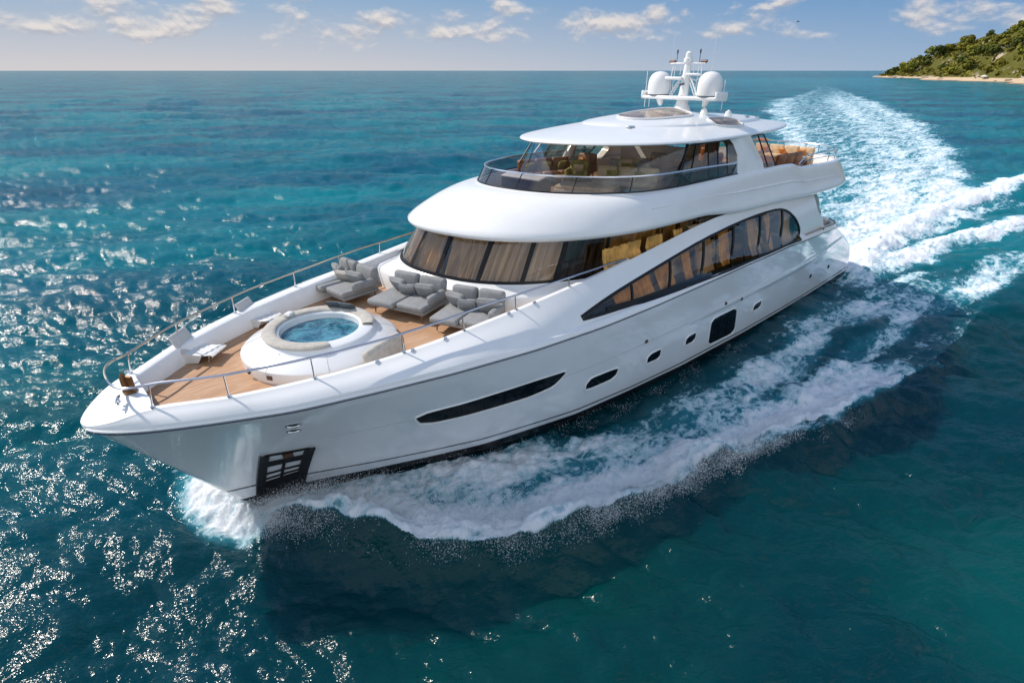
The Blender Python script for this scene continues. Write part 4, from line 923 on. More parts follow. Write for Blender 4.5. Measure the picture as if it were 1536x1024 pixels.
for y, h_, x in ((-2.0, 1.4, 16.75), (1.95, 1.1, 16.75), (-1.95, .6, 16.5)): MB().tube([(x, y * .92, ZP - .45), (x, y * .92, ZP - .45 + h_)], .012, 5).build('whip_antenna', GELR, MO)
for x, y, h_ in ((16.4, -.9, 3.3), (16.4, .95, 3.3)): MB().tube([(x, y, ZX - .6), (x, y * 1.02, ZX - .6 + h_ * .55)], .006, 4).build('whip_antenna', GELR, MO)
for x, y in ((16.0, -1.55), (15.3, 1.35), (16.9, 1.15)): MB().tube([(x, y, htop(x, y) - .05), (x, y, htop(x, y) + .18), (x, y + .02, htop(x, y) + .26)], [.16, .12, .03], 10).build('roof_dome', GELR, MO)
# after rail of the flybridge
ri = [i for i in range(NF) if Tt[i][0] < 12.2]
ri = sorted(ri, key=lambda i: ((i + NF // 2) % NF))
RL = [(T[i][0] * 1.0, T[i][1] * .965, T[i][2] + .48 * min(1.0, (12.3 - T[i][0]) / 1.0)) for i in ri]; RL2 = [(p[0], p[1], p[2] - .22) for p in RL]
frl = MB().tube(RL, .03, 6).tube(RL2, .016, 5).build('flybridge_rail', CHROME, YA)
for k in range(0, len(ri), 7): MB().tube([RL[k], (RL[k][0], RL[k][1], T[ri[k]][2])], .02, 5).build('rail_stanchion', CHROME, frl)
# foredeck pulpit rail
XR = [24.6 + (38.45 - 24.6) * (1 - (1 - i / 90) ** 1.6) for i in range(91)]
def railh(x): return float(np.interp(x, [24.6, 25.4, 27.5, 30, 34, 38.4], [.02, .14, .30, .46, .52, .55]))
def railpt(x, sgn, f=1.0):
    y, z = crest(x); y = max(y - .07, 0.0); e = .04 * f
    return sbv((x - .12 * f * sstp(37, 38.4, x), sgn * max(y - e, 0), z + railh(x) * f))
RP = [railpt(x, 1) for x in XR]; RS = [railpt(x, -1) for x in XR]
nz_ = [railpt(38.45, s) for s in (1, -1)]
XR = [24.6 + (37.95 - 24.6) * i / 90 for i in range(91)]; RP = [railpt(x, 1) for x in XR]; RS = [railpt(x, -1) for x in XR]
def nose_arc(a0, a1, n=12):
    out = []
    for k in range(n + 1):
        a = a0 + (a1 - a0) * k / n; q = RP[-1] if a >= 0 else RS[-1]; w = math.sin(abs(a)) ** .8; out.append((q[0] + .44 * math.cos(a), q[1] * w, RP[-1][2] * w + (RP[-1][2] - .02) * (1 - w)))
    return out
prl = MB().tube(nose_arc(0, -math.pi / 2) + RS[::-1][1:], .030, 8).build('pulpit_rail', mat('rail_warm_reflect', (.66, .54, .38), .25, metal=1.0), YA)  # starboard half: warm reflections painted into the metal colour
MB().tube(RP[:-1] + nose_arc(math.pi / 2, 0), .030, 8).build('pulpit_rail', mat('rail_dark_reflect', (.36, .38, .44), .2, metal=1.0), YA)  # port half of the same rail: dark blue reflections painted into its colour
for x in (37.75, 36.4, 34.7, 32.6, 30.9, 29.2, 27.2):
    for sgn in (1, -1):
        MB().tube([railpt(x, sgn, 0), railpt(x, sgn)], .019, 6).tube([railpt(x, sgn, 0), railpt(x, sgn, .07)], .05, 8).build('rail_stanchion', CHROME, prl)
for x in (33.3, 32.4, 31.5, 29.5, 28.6):
    y, z = crest(x); MB().box((x, y - .02, z + .03), (.12, .06, .05), bev=.02).build('rail_foot', CHROME, prl)
# bow gear
MB().lathe([(.17, 0), (.17, .05), (.10, .10), (.085, .24), (.14, .30), (.15, .36), (.08, .42), (.0, .43)], (37.95, -.12, 4.10), 14).lathe([(.11, .0), (.12, .12), (.06, .2), (.0, .2)], (37.75, .18, 4.05), 12).build('windlass', mat('windlass_bronze', (.26, .13, .045), .35, metal=.7), YA)
MB().tube([(38.0, -.1, 4.42), (38.02, -.12, 4.78), (38.0, -.16, 4.9)], [.08, .06, .02], 8).box((37.95, -.1, 4.62), (.07, .36, .42), bev=.03, rz=.5).build('anchor_davit', mat('davit_bronze', (.20, .09, .03), .4, metal=.6), YA)
def cleat(x, y, z, rz, nm='deck_cleat'):
    c, s = math.cos(rz), math.sin(rz); P = lambda u, v: (x + u * c, y + u * s, z + v)
    MB().tube([P(-.17, .10), P(-.08, .12), P(.08, .12), P(.17, .10)], [.02, .032, .032, .02], 8).tube([P(-.06, 0), P(-.06, .12)], .028, 6).tube([P(.06, 0), P(.06, .12)], .028, 6).build(nm, CHROME, YA)
cleat(36.1, 1.35, zdeck(36.1), .55); cleat(38.25, .35, 4.44, 1.2)
MB().tube([(33.35, -3.38, 4.34), (33.2, -3.44, 4.36), (32.85, -3.62, 4.44), (32.75, -3.64, 4.44), (32.35, -3.80, 4.55), (32.2, -3.86, 4.62)], [.045, .03, .03, .045, .03, .055], 8).build('bulwark_gate_handle', BLACK, YA)
# ------------------------------------------------------------------ hot tub on the foredeck
TX, TY = 33.45, 0.12; tz = zdeck(TX) - .03
tub = MB().lathe([(2.02, -.05), (2.06, .10), (2.05, .30), (1.97, .37), (1.62, .50), (1.50, .56), (1.46, .63), (1.40, .67), (1.10, .69), (1.05, .65), (1.03, .40), (1.0, .30)], (TX, TY, tz), 72, sx=1.0, sy=.97).build('hot_tub', GEL, YA, sharp=40)
def water_mat():
    m = bpy.data.materials.new('pool_water'); m.use_nodes = True; n, l = m.node_tree.nodes, m.node_tree.links; p = n['Principled BSDF']; p.inputs['Roughness'].default_value = .04
    t = N(n, 'ShaderNodeTexCoord'); v = N(n, 'ShaderNodeTexVoronoi', feature='DISTANCE_TO_EDGE', ins={'Scale': 3.2}); nz = N(n, 'ShaderNodeTexNoise', ins={'Scale': 2.2, 'Detail': 4.0, 'Distortion': .8}); l.new(t.outputs['Object'], nz.inputs['Vector'])
    a = N(n, 'ShaderNodeVectorMath', operation='ADD'); l.new(t.outputs['Object'], a.inputs[0]); l.new(nz.outputs['Color'], a.inputs[1]); l.new(a.outputs[0], v.inputs['Vector'])
    c = MIX(n, l, RANGE(n, l, nz.outputs['Fac'], .35, .65), (.010, .075, .13), (.06, .22, .29)); c = MIX(n, l, M_(n, l, 'MULTIPLY', RANGE(n, l, v.outputs['Distance'], .06, 0), .3), c, (.30, .52, .56)); l.new(c, p.inputs['Base Color'])  # pale cell lines are caustics painted into the water colour
    b = N(n, 'ShaderNodeBump', ins={'Strength': .4, 'Distance': .03}); l.new(nz.outputs['Fac'], b.inputs['Height']); l.new(b.outputs[0], p.inputs['Normal']); return m
rows = [[(TX + r * math.cos(k * math.pi / 24), TY + r * .97 * math.sin(k * math.pi / 24), tz + .50) for k in range(48)] for r in (.02, .3, .6, .9, 1.04)]
MB().grid(rows, closed=True).build('pool_water', water_mat(), tub)
rows = []
for k in range(61):   # padded rim, open towards the sofas
    a = rad(-62) + rad(292) * k / 60 + rad(205); c, s = math.cos(a), math.sin(a); e = min(1, k / 2, (60 - k) / 2) * .25 + .75; r = []
    for j in range(11):
        b = 2 * math.pi * j / 10; q = 1.29 + .185 * math.copysign(abs(math.cos(b)) ** .7, math.cos(b)) * e; h = .70 + .06 * math.copysign(abs(math.sin(b)) ** .7, math.sin(b)) * e
        r.append((TX + q * c, TY + q * .97 * s, tz + h))
    rows.append(r)
cm = MB().grid(rows); cm.add([(sum(p[0] for p in rows[0]) / 11, sum(p[1] for p in rows[0]) / 11, tz + .71)], []); cm.build('tub_cushion', BEIGE, tub, sharp=60)
for a0 in (25, 70, 160, 200, 330):   # moulding seams of the tub skirt
    a = rad(a0); MB().tube([(TX + r * math.cos(a), TY + r * .97 * math.sin(a), tz + h) for r, h in ((2.055, .12), (2.05, .30), (1.97, .375), (1.62, .505), (1.5, .565))], .008, 4).build('skirt_seam', GREYP, tub)
for a0 in (28, 78): a = rad(a0); MB().box((TX + 2.06 * math.cos(a), TY + 2.0 * math.sin(a), tz + .17), (.03, .16, .12), rz=a, bev=.01).build('skirt_fitting', mat('fitting_brown', (.10, .06, .04), .5), tub)
MB().tube([(TX + 2.04 * math.cos(.1), TY + 1.98 * math.sin(.1), tz + .14), (TX + 2.09 * math.cos(.1), TY + 2.02 * math.sin(.1), tz + .14)], .07, 10).build('skirt_valve', BLACK, tub)
def pillow(mb, c, d, rz=0, tilt=0, axis='Y', puff=.55):
    """a soft cushion: thick in the middle, thin at its seams"""
    m = Matrix.Translation(Vector(c)) @ Matrix.Rotation(rz, 4, 'Z') @ Matrix.Rotation(tilt, 4, axis); n = 10
    for sg in (1, -1):
        rows = []
        for i in range(n + 1):
            u = -1 + 2 * i / n; r = []
            for j in range(n + 1):
                v = -1 + 2 * j / n; h = ((1 - u ** 4) * (1 - v ** 4)) ** puff; pin = 1 - .07 * (1 - abs(u) ** 2) * abs(v) ** 3; pin2 = 1 - .07 * (1 - abs(v) ** 2) * abs(u) ** 3
                r.append(m @ Vector((u * pin2 * d[0] / 2, v * pin * d[1] / 2, sg * h * d[2] / 2)))
            rows.append(r)
        mb.grid(rows, flip=sg > 0)
    return mb
def place(o, loc, rz): o.location = loc; o.rotation_euler = (0, 0, rz); return o
SG = 'grey lounge sofas on the foredeck'
def sofa(loc, rz, label, w=2.1, d=1.35, split=.1, pil=2, beige=False):
    """faces local +x; made at the origin, then placed"""
    r = empty('lounge_sofa', (0, 0, 0), label, 'sofa', SG)
    MB().box((0, 0, .27), (d, w, .10), bev=.03).build('sofa_frame', GREYF, r)
    hw_ = w / 2
    for k, s in enumerate((-1, 1)):
        off = (.13 if s < 0 else 0.0)
        sc = MB(); sc.box((.03 + off, s * (hw_ / 2 + .005), .40), (d + .02, hw_ - .03, .19), bev=.07, seg=4); sc.build('seat_cushion', GREYF, r)
        bc = MB(); bc.box((-d / 2 + .10, s * (hw_ / 2), .70), (.28, hw_ - .05, .62), bev=.11, tilt=-.22, seg=4); bc.build('back_cushion', GREYF, r)
    MB().box((-.12, hw_ - .06, .56), (d * .62, .22, .30), bev=.09, seg=4).build('armrest', GREYF, r)
    for k in range(pil):
        s = -1 if k == 0 else 1
        pm = MB(); pillow(pm, (-.24 + .06 * k, s * .52, .68), (.60, .72, .26), rz=.18 * s, tilt=-1.0); pm.build('throw_pillow', GREYF, r)
        if k: pm = MB(); pillow(pm, (-.10, -.12, .64), (.46, .62, .20), rz=.35, tilt=-1.0); pm.build('throw_pillow', BEIGE if beige else GREYF, r)
    for x in (d / 2 - .08, -d / 2 + .10):
        for y in (hw_ - .12, -hw_ + .12): MB().tube([(x, y, .24), (x + .01, y, 0.0)], [.030, .020], 8).build('leg', mat('bronze_leg', (.22, .14, .09), .4, metal=.5), r)
    return place(r, loc, rz)
zs_ = zdeck(30.2) + .004
SOFA = [((31.15, -2.95, zdeck(30.75) + .004), .10, 'grey lounge sofa with scattered pillows beside the far bulwark, behind the tub'),
        ((30.30, -.32, zdeck(30.1) + .004), .34, 'middle one of the grey sofas, backed against the white pilothouse base'),
        ((29.75, 1.98, zdeck(29.5) + .004), .42, 'grey lounge sofa next to the near rail, by the pilothouse corner')]
for loc, rz, lb in SOFA: sofa(loc, rz, lb, w=2.0 if loc[1] < 1 else 1.75, beige=loc[1] < -1)
# two draped deck chairs by the starboard bulwark
CG = 'white draped deck chairs along the bulwark'
def deck_chair(loc, rz, label, s=1.0):
    r = empty('deck_chair', (0, 0, 0), label, 'deck chair', CG)
    rows = []
    for i in range(13):   # seat and skirt of white canvas
        y = -.42 + .84 * i / 12; w = .02 * math.sin(i * 2.1); P = []
        for (x, z) in ((-.42, .0), (-.44, .20), (-.40, .36), (-.1, .33), (.3, .31), (.58, .34), (.66, .30), (.60 + w, .22), (.42 + w, .10)): P.append((x, y, z + w * .5))
        rows.append(P)
    MB().grid(rows).build('canvas_seat', WHITEF, r)
    for y in (-.42, .42): MB().add([(-.42, y, 0), (-.44, y, .2), (-.4, y, .36), (-.1, y, .33), (.3, y, .31), (.1, y * .92, .02), (-.2, y * .96, .0)], [(0, 1, 2, 3, 6), (3, 4, 5, 6)]).build('canvas_skirt', WHITEF, r)
    b = MB(); b.box((-.50, 0, .62), (.12, .86, .72), bev=.05, tilt=-.50, seg=3); b.build('backrest', mat('pale_grey_canvas', (.50, .50, .49), .85, bump=.4, bscale=30, var=.08), r)
    for y in (-.36, .36):
        MB().tube([(.50, y, .30), (.44, y, .0)], .022, 6).build('leg', CHROME, r); MB().tube([(-.40, y, .3), (-.46, y, .0)], .022, 6).build('leg', CHROME, r)
    r.scale = (s, s, s); return place(r, loc, rz)
deck_chair((36.05, -1.68, zdeck(36.1) + .004), rad(133), 'white draped deck chair nearest the bow, casting a dark shadow on the teak', .82)
deck_chair((34.05, -2.72, zdeck(34.0) + .004), rad(128), 'white draped deck chair between the bulwark and the hot tub', .78)
# loose things round the tub
tw = MB(); a = rad(205)
for k in range(2): pillow(tw, (TX - 1.12 + .20 * k, TY - .55 - .36 * k, tz + .80), (.40, .50, .15), rz=rad(28 + 16 * k), tilt=-.75)
tag(tw.build('bath_towel', GREYD), 'dark grey padded towel hung over the back rim of the tub', 'towel')
pd = MB().box((TX + 2.16 * math.cos(rad(112)), TY + 2.10 * math.sin(rad(112)), tz + .36), (.24, 1.45, .60), rz=rad(112), tilt=-.30, bev=.10, seg=4)
bpy_pad = pd.build('lounge_pad', BEIGE); tag(bpy_pad, 'beige padded cushion leaning against the near side of the white tub', 'cushion')
tag(MB().lathe([(.02, 0), (.17, .0), (.22, .10), (.21, .2), (.19, .205), (.16, .12), (.0, .10)], (31.75, -1.72, zdeck(31.7) + .005), 16).build('woven_basket', mat('basket_straw', (.38, .22, .13), .9, bump=.8, bscale=60, var=.3)), 'small brown woven basket on the teak behind the hot tub', 'basket')
tag(pillow(MB(), (TX + .35, TY - 1.12, tz + .80), (.30, .22, .12), rz=.6).build('white_towel', WHITEF), 'small rolled white towel on the rim of the hot tub', 'towel')
# ------------------------------------------------------------------ flybridge furniture
zf_ = 6.96
def fz(x): return ztop(x) - .52
def arm_chair(loc, rz, label, m1, m2, group, name='armchair', s=1.0):
    r = empty(name, (0, 0, 0), label, 'armchair', group)
    MB().box((0, 0, .34), (.72, .74, .24), bev=.08, seg=4).build('seat_cushion', m1, r)
    MB().box((-.34, 0, .62), (.2, .76, .62), bev=.09, tilt=-.18, seg=4).build('backrest', m1, r)
    for y in (-.38, .38): MB().box((-.02, y, .46), (.68, .14, .36), bev=.06, seg=3).build('armrest', m1, r)
    pm = MB(); pillow(pm, (-.14, .02, .62), (.42, .44, .16), tilt=-1.1); pm.build('cushion', m2, r)
    for x in (.28, -.3):
        for y in (.3, -.3): MB().tube([(x, y, .24), (x, y, 0)], .025, 6).build('leg', WOOD, r)
    r.scale = (s, s, s); return place(r, loc, rz)
def bench(loc, rz, label, w, m1, m2, group, n=3, name='settee', pil=2):
    r = empty(name, (0, 0, 0), label, 'settee', group)
    MB().box((0, 0, .18), (.78, w, .34), bev=.03).build('settee_base', WOOD, r)
    for k in range(n):
        y = -w / 2 + w / n * (k + .5); MB().box((.04, y, .41), (.74, w / n - .03, .16), bev=.05, seg=3).build('seat_cushion', m1, r)
        MB().box((-.31, y, .68), (.20, w / n - .03, .50), bev=.08, tilt=-.15, seg=3).build('back_cushion', m1, r)
    for k in range(pil):
        pm = MB(); pillow(pm, (-.12, -w / 2 + w * (k + .6) / (pil + .2), .64), (.40, .44, .16), rz=.3 * (-1) ** k, tilt=-1.0); pm.build('throw_pillow', m2, r)
    return place(r, loc, rz)
def table(loc, rz, label, d, m1, group=None, h=.55, rnd=False):
    r = empty('side_table' if h < .6 else 'dining_table', (0, 0, 0), label, 'table', group)
    if rnd: MB().lathe([(.0, h - .04), (d[0] / 2 - .02, h - .04), (d[0] / 2, h - .02), (d[0] / 2 - .01, h), (0, h)], (0, 0, 0), 24).build('tabletop', m1, r)
    else: MB().box((0, 0, h - .025), (d[0], d[1], .05), bev=.015).build('tabletop', m1, r)
    MB().tube([(0, 0, h - .04), (0, 0, .04)], [.05, .06], 10).build('pedestal', CHROME, r); MB().lathe([(.0, .05), (.22, .03), (.25, 0)], (0, 0, 0), 16).build('foot', CHROME, r)
    return place(r, loc, rz)
sp = empty('sun_pad', (0, 0, 0), 'flat tan sun pad right behind the smoked flybridge windscreen', 'sun pad')
MB().box((0, 0, .18), (1.05, 2.15, .34), bev=.04).build('pad_base', mat('cream_locker', (.50, .44, .36), .6), sp); MB().box((0, 0, .40), (1.0, 2.1, .14), bev=.05, seg=3).build('pad_cushion', TANL, sp); place(sp, (23.35, .75, fz(23.3)), .42)
FG = 'furniture on the flybridge'
lk = empty('helm_console', (0, 0, 0), 'dark helm console with pale top at the front of the flybridge', 'helm console')
MB().box((0, 0, .30), (.62, 1.9, .60), bev=.06).build('console_body', mat('console_dark', (.05, .045, .05), .4), lk); MB().box((.10, 0, .63), (.55, 1.8, .07), bev=.03, tilt=.15).build('dashboard', GREYP, lk)
MB().tube([(-.38, .25 + .2 * math.cos(k * math.pi / 10), .72 + .2 * math.sin(k * math.pi / 10)) for k in range(20)], .018, 6, closed=True).build('steering_wheel', BLACK, lk); place(lk, (24.35, -1.35, fz(24.3)), .12)
bench((21.75, 1.15, fz(21.8)), .38, 'row of tan seats with tall backs behind the sun pad', 2.3, TANL, OLIVE, FG, 3)
bench((22.2, -2.35, fz(22)), rad(75), 'brown leather settee along the far flybridge coaming', 2.4, LEATH, OLIVE, FG, 3, pil=3)
arm_chair((21.75, -1.15, fz(21.7)), .5, 'olive armchair in the middle of the flybridge, beside a round table', OLIVE, TANL, FG)
arm_chair((20.6, -1.9, fz(20.6)), .2, 'brown leather armchair below the white front pillar', LEATH, ORNG, FG, s=1.1)
arm_chair((20.55, .25, fz(20.5)), .3, 'tan armchair in the shade of the hardtop behind the tan seats', TANL, OLIVE, FG, s=1.1)
table((22.75, -1.0, fz(22.7)), 0, 'low round wooden table between the settee and the olive armchair', (.75, .75), WOODL, FG, rnd=True, h=.5)
tl = empty('ottoman', (0, 0, 0), 'teal cushioned ottoman behind the near end of the windscreen', 'ottoman'); MB().box((0, 0, .22), (.75, 1.0, .38), bev=.08, seg=3).build('cushion', TEALF, tl)
for x in (-.28, .28):
    for y in (-.38, .38): MB().tube([(x, y, .05), (x, y, 0)], .03, 6).build('leg', WOOD, tl)
place(tl, (22.55, 2.35, fz(22.5)), .5)
table((18.7, .1, fz(18.7)), 0, 'long wooden dining table inside the sky lounge', (1.5, 2.4), WOOD, None, h=.74)
for k, (x, y, rz, lb) in enumerate(((19.75, -.5, rad(180), 'pale grey dining chair at the far front end of the lounge table'), (19.75, .65, rad(180), 'pale grey dining chair at the near front side of the lounge table'), (17.65, -.5, 0, 'pale grey dining chair at the far back end of the lounge table'), (17.65, .65, 0, 'pale grey dining chair at the near back side of the lounge table'))):
    arm_chair((x, y, fz(x)), rz, lb, mat('dining_grey', (.42, .38, .34), .8, var=.1), TANL, 'dining chairs in the sky lounge', 'dining_chair')
# after deck of the flybridge
AG = 'furniture on the after flybridge deck'
bench((10.4, 1.9, fz(10)), rad(-95), 'brown settee against the near rail of the after deck', 2.2, LEATH, ORNG, AG, 3, pil=2)
bench((7.0, .3, fz(7)), .0, 'tan settee across the after end of the upper deck', 3.2, TANL, ORNG, AG, 4, pil=3)
bench((10.5, -2.2, fz(10)), rad(92), 'dark brown settee along the far rail of the after deck', 2.6, LEATH, ORNG, AG, 3, pil=3)
table((9.6, -.2, fz(9.6)), .1, 'square honey wood table amid the after deck seats', (1.3, 1.3), WOODL, AG, h=.72)
arm_chair((11.7, .5, fz(11.7)), rad(175), 'orange cushioned armchair in front of the after deck table', ORNG, LEATH, AG)
arm_chair((11.9, -1.0, fz(11.8)), rad(190), 'brown barrel armchair close to the lounge aft window', LEATH, ORNG, AG, s=1.1)
for k, (fr, lb) in enumerate(((.22, 'orange rolled towel on the far part of the after rail'), (.40, 'orange rolled towel on the rail behind the tan settee'))):
    p = RL[int(fr * len(RL))]; q = RL[int(fr * len(RL)) + 3]; d = (Vector(q) - Vector(p)).normalized() * .35
    tag(MB().tube([tuple(Vector(p) - d), p, tuple(Vector(p) + d)], [.06, .09, .06], 8).build('rolled_towel', ORNG), lb, 'towel', 'towels on the after rail')
# cockpit chair seen past the stern wing
ch = empty('cockpit_chair', (0, 0, 0), 'round brown cockpit chair with curled iron back at the stern rail', 'chair')
MB().lathe([(.0, .5), (.40, .5), (.46, .42), (.44, .22), (.30, .1), (.0, .1)], (0, 0, 0), 20).build('seat', mat('amber_wicker', (.36, .19, .06), .6, bump=.8, bscale=40, var=.3), ch)
MB().tube([(-.25 + .28 * math.cos(k * math.pi / 9), .0, .82 + .26 * math.sin(k * math.pi / 9)) for k in range(18)], .025, 6, closed=True).tube([(-.5, -.1, .5), (-.5, 0, .8)], .025, 6).build('iron_back', mat('rust_iron', (.16, .07, .04), .5), ch)
MB().tube([(0, 0, .12), (0, 0, 0)], .2, 10).build('foot', WOOD, ch); place(ch, (7.25, 2.75, 3.45), .9)
bench((7.3, 0.2, 3.03), 0, 'brown leather settee across the stern cockpit', 3.6, LEATH, ORNG, None, 4, pil=2)
# ------------------------------------------------------------------ bird
bd = MB(); bd.tube([(-.32, 0, 0), (-.2, 0, .02), (0, 0, .03), (.2, 0, .02), (.34, 0, .01)], [.02, .07, .10, .07, .02], 8)
for s in (1, -1): bd.add([(.10, s * .06, .04), (.16, s * .40, .20), (.02, s * .78, .13), (-.04, s * .70, .13), (-.06, s * .38, .18), (-.12, s * .06, .03), (.10, s * .06, .01), (.14, s * .4, .175), (-.05, s * .38, .155)], [(0, 1, 4, 5), (1, 2, 3, 4), (6, 5, 4, 8), (6, 8, 7), (0, 6, 7, 1)])
bd.add([(-.3, -.02, .0), (-.3, .02, .0), (-.5, .09, .01), (-.5, -.09, .01)], [(0, 1, 2, 3)])
d = (_R * (1197 - 768) / 849.19 - _U * (33 - 512) / 849.19 + _F); bo = bd.build('seagull', mat('gull_grey', (.10, .10, .11), .8)); bo.location = CAMP + d * 120; bo.rotation_euler = (.1, -.1, 2.2); bo.scale = (.95, .95, .95)
tag(bo, 'small dark seabird gliding high over the wake', 'bird')
# ------------------------------------------------------------------ headland with beach and wood
HT = Vector((-1360.0, -440.0)); HE = Vector((-560.0, -20.0)); hd = (HE - HT); hL = hd.length; hd.normalize(); hn = Vector((hd.y, -hd.x))
if hn.dot(Vector((-1, -.3))) < 0: hn = -hn                       # inland, away from the camera
def shore(s): return 14 * math.sin(s * .021) + 9 * math.sin(s * .057 + 1) + 5 * math.sin(s * .13 + 2)
def hpos(s, t): p = HT + hd * s + hn * (t + shore(s)); return p.x, p.y
HG = np.random.default_rng(5)
def hheight(s, t):
    """s along the coast from the point, t inland"""
    s = np.asarray(s, float); t = np.asarray(t, float)
    grow = np.clip((s - 25) / 700, 0, 1); top = 9 + 150 * grow ** 1.15
    top = np.where(s < 140, np.minimum(top, 4 + 14 * sstep(20, 130, s)), top)
    u = np.clip((t - 20) / (40 + 170 * grow), 0, 1); rise = np.where(u < .18, u / .18 * .16 , .16 + .84 * ((u - .18) / .82) ** .85)
    nz = (vnoise(s * .02, t * .02, 61) - .5) * 13 * sstep(30, 90, t) + (vnoise(s * .09, t * .09, 62) - .5) * 4 * sstep(18, 40, t)
    beach = np.interp(t, [-30, -6, 0, 8, 20], [-4, -1.2, .1, 1.5, 2.6]) + (vnoise(s * .05, t * .12, 63) - .5) * 1.4
    back = 1 - .4 * sstep(300, 520, t)
    tip = sstep(-30, 30, s)
    return (np.maximum(beach, 0) * 0 + beach + (top * rise * back + nz * (u > 0)) * sstep(14, 26, t)) * tip - 3 * (1 - tip)
sg = np.linspace(-60, hL + 150, 300); tg = np.concatenate([np.linspace(-30, 30, 26), np.linspace(34, 520, 70)])
Sg, Tg = np.meshgrid(sg, tg, indexing='ij'); Hz = hheight(Sg, Tg)
vs = [(*hpos(a, b), float(h)) for a, b, h in zip(Sg.ravel(), Tg.ravel(), Hz.ravel())]
n2 = len(tg); fs = [(i * n2 + j, i * n2 + j + 1, (i + 1) * n2 + j + 1, (i + 1) * n2 + j) for i in range(len(sg) - 1) for j in range(n2 - 1)]
def hill_mat():
    m = bpy.data.materials.new('headland_ground'); m.use_nodes = True; n, l = m.node_tree.nodes, m.node_tree.links; p = n['Principled BSDF']; p.inputs['Roughness'].default_value = .95; p.inputs['Specular IOR Level'].default_value = .1
    g = N(n, 'ShaderNodeNewGeometry'); s = N(n, 'ShaderNodeSeparateXYZ'); l.new(g.outputs['Position'], s.inputs[0])
    nz = N(n, 'ShaderNodeTexNoise', ins={'Scale': .035, 'Detail': 6.0, 'Roughness': .65}); l.new(g.outputs['Position'], nz.inputs['Vector']); n3 = N(n, 'ShaderNodeTexNoise', ins={'Scale': .3, 'Detail': 4.0}); l.new(g.outputs['Position'], n3.inputs['Vector'])
    rock = MIX(n, l, n3.outputs['Fac'], (.34, .26, .18), (.50, .42, .33)); scrub = MIX(n, l, n3.outputs['Fac'], (.05, .06, .012), (.15, .135, .034))
    c = MIX(n, l, RANGE(n, l, nz.outputs['Fac'], .56, .63), scrub, rock); sand = MIX(n, l, n3.outputs['Fac'], (.55, .40, .25), (.66, .52, .36))
    c = MIX(n, l, RANGE(n, l, s.outputs[2], 4.2, 2.6), c, sand); c = MIX(n, l, RANGE(n, l, s.outputs[2], .9, .2), c, (.30, .20, .12)); l.new(c, p.inputs['Base Color']); return m
hill = mesh_obj('headland_hill', vs, fs, hill_mat()); tag(hill, kind='structure')
if hill.data.polygons[5000].normal.z < 0: hill.data.flip_normals()
def leaf_mat(name, a, b):
    m = bpy.data.materials.new(name); m.use_nodes = True; n, l = m.node_tree.nodes, m.node_tree.links; p = n['Principled BSDF']; p.inputs['Roughness'].default_value = .8; p.inputs['Specular IOR Level'].default_value = .15
    t = N(n, 'ShaderNodeTexCoord'); o = N(n, 'ShaderNodeObjectInfo'); nz = N(n, 'ShaderNodeTexNoise', ins={'Scale': .35, 'Detail': 3.0}); l.new(t.outputs['Object'], nz.inputs['Vector'])
    f = M_(n, l, 'ADD', M_(n, l, 'MULTIPLY', RANGE(n, l, nz.outputs['Fac'], .3, .7), .6), M_(n, l, 'MULTIPLY', o.outputs['Random'], .4)); l.new(MIX(n, l, f, a, b), p.inputs['Base Color']); return m
LEAF = [leaf_mat('leaf_olive', (.075, .09, .011), (.27, .225, .03)), leaf_mat('leaf_dark', (.03, .05, .010), (.11, .125, .02)), leaf_mat('leaf_bright', (.08, .105, .012), (.27, .25, .032))]
BARK = mat('bark', (.12, .085, .06), .9)
def tree_mesh(seed, hgt, rad_, flat=.8, nl=260, leaf=.9):
    r = random.Random(seed); mb = MB(); cl = []
    for k in range(9): a = r.uniform(0, 6.28); q = r.uniform(.15, .72) * rad_; cl.append((q * math.cos(a), q * math.sin(a), hgt * (.42 + .42 * r.random()), rad_ * r.uniform(.34, .58)))
    for k in range(nl):
        c = r.choice(cl); u = Vector((r.gauss(0, 1), r.gauss(0, 1), r.gauss(0, 1))).normalized(); q = r.uniform(.75, 1.05); p = Vector((c[0], c[1], c[2])) + Vector((u.x, u.y, u.z * flat)) * c[3] * q
        a = (u + Vector((r.uniform(-.5, .5), r.uniform(-.5, .5), r.uniform(-.1, .7)))).normalized(); t = a.orthogonal().normalized(); t.rotate(Matrix.Rotation(r.uniform(0, 6.28), 3, a)); b = a.cross(t); s = leaf * r.uniform(.6, 1.3)
        mb.add([p + t * s, p + b * s * .8, p - t * s, p - b * s * .8], [(0, 1, 2, 3)])
    return mb, cl
TG = 'broadleaf trees covering the headland hill'
protos = []
for k in range(6):
    hgt = [9, 7.5, 11, 8, 10, 6.5][k]; rd = [5.0, 4.6, 5.4, 4.2, 5.0, 4.8][k]; mb, cl = tree_mesh(40 + k, hgt, rd, nl=300)
    me_ = bpy.data.meshes.new('hillside_tree'); me_.from_pydata([tuple(v) for v in mb.v], [], mb.f); me_.materials.append(LEAF[k % 3]); me_.materials.append(BARK)
    tk = MB().tube([(0, 0, -1), (.1, .1, hgt * .3), (cl[0][0] * .3, cl[0][1] * .3, hgt * .6)], [.34, .26, .12], 6); b0 = len(me_.vertices)
    bm = bmesh.new(); bm.from_mesh(me_); nv = [bm.verts.new(v) for v in tk.v]
    for f in tk.f:
        fc = bm.faces.new([nv[i] for i in f]); fc.material_index = 1
    bm.to_mesh(me_); bm.free(); protos.append(me_)
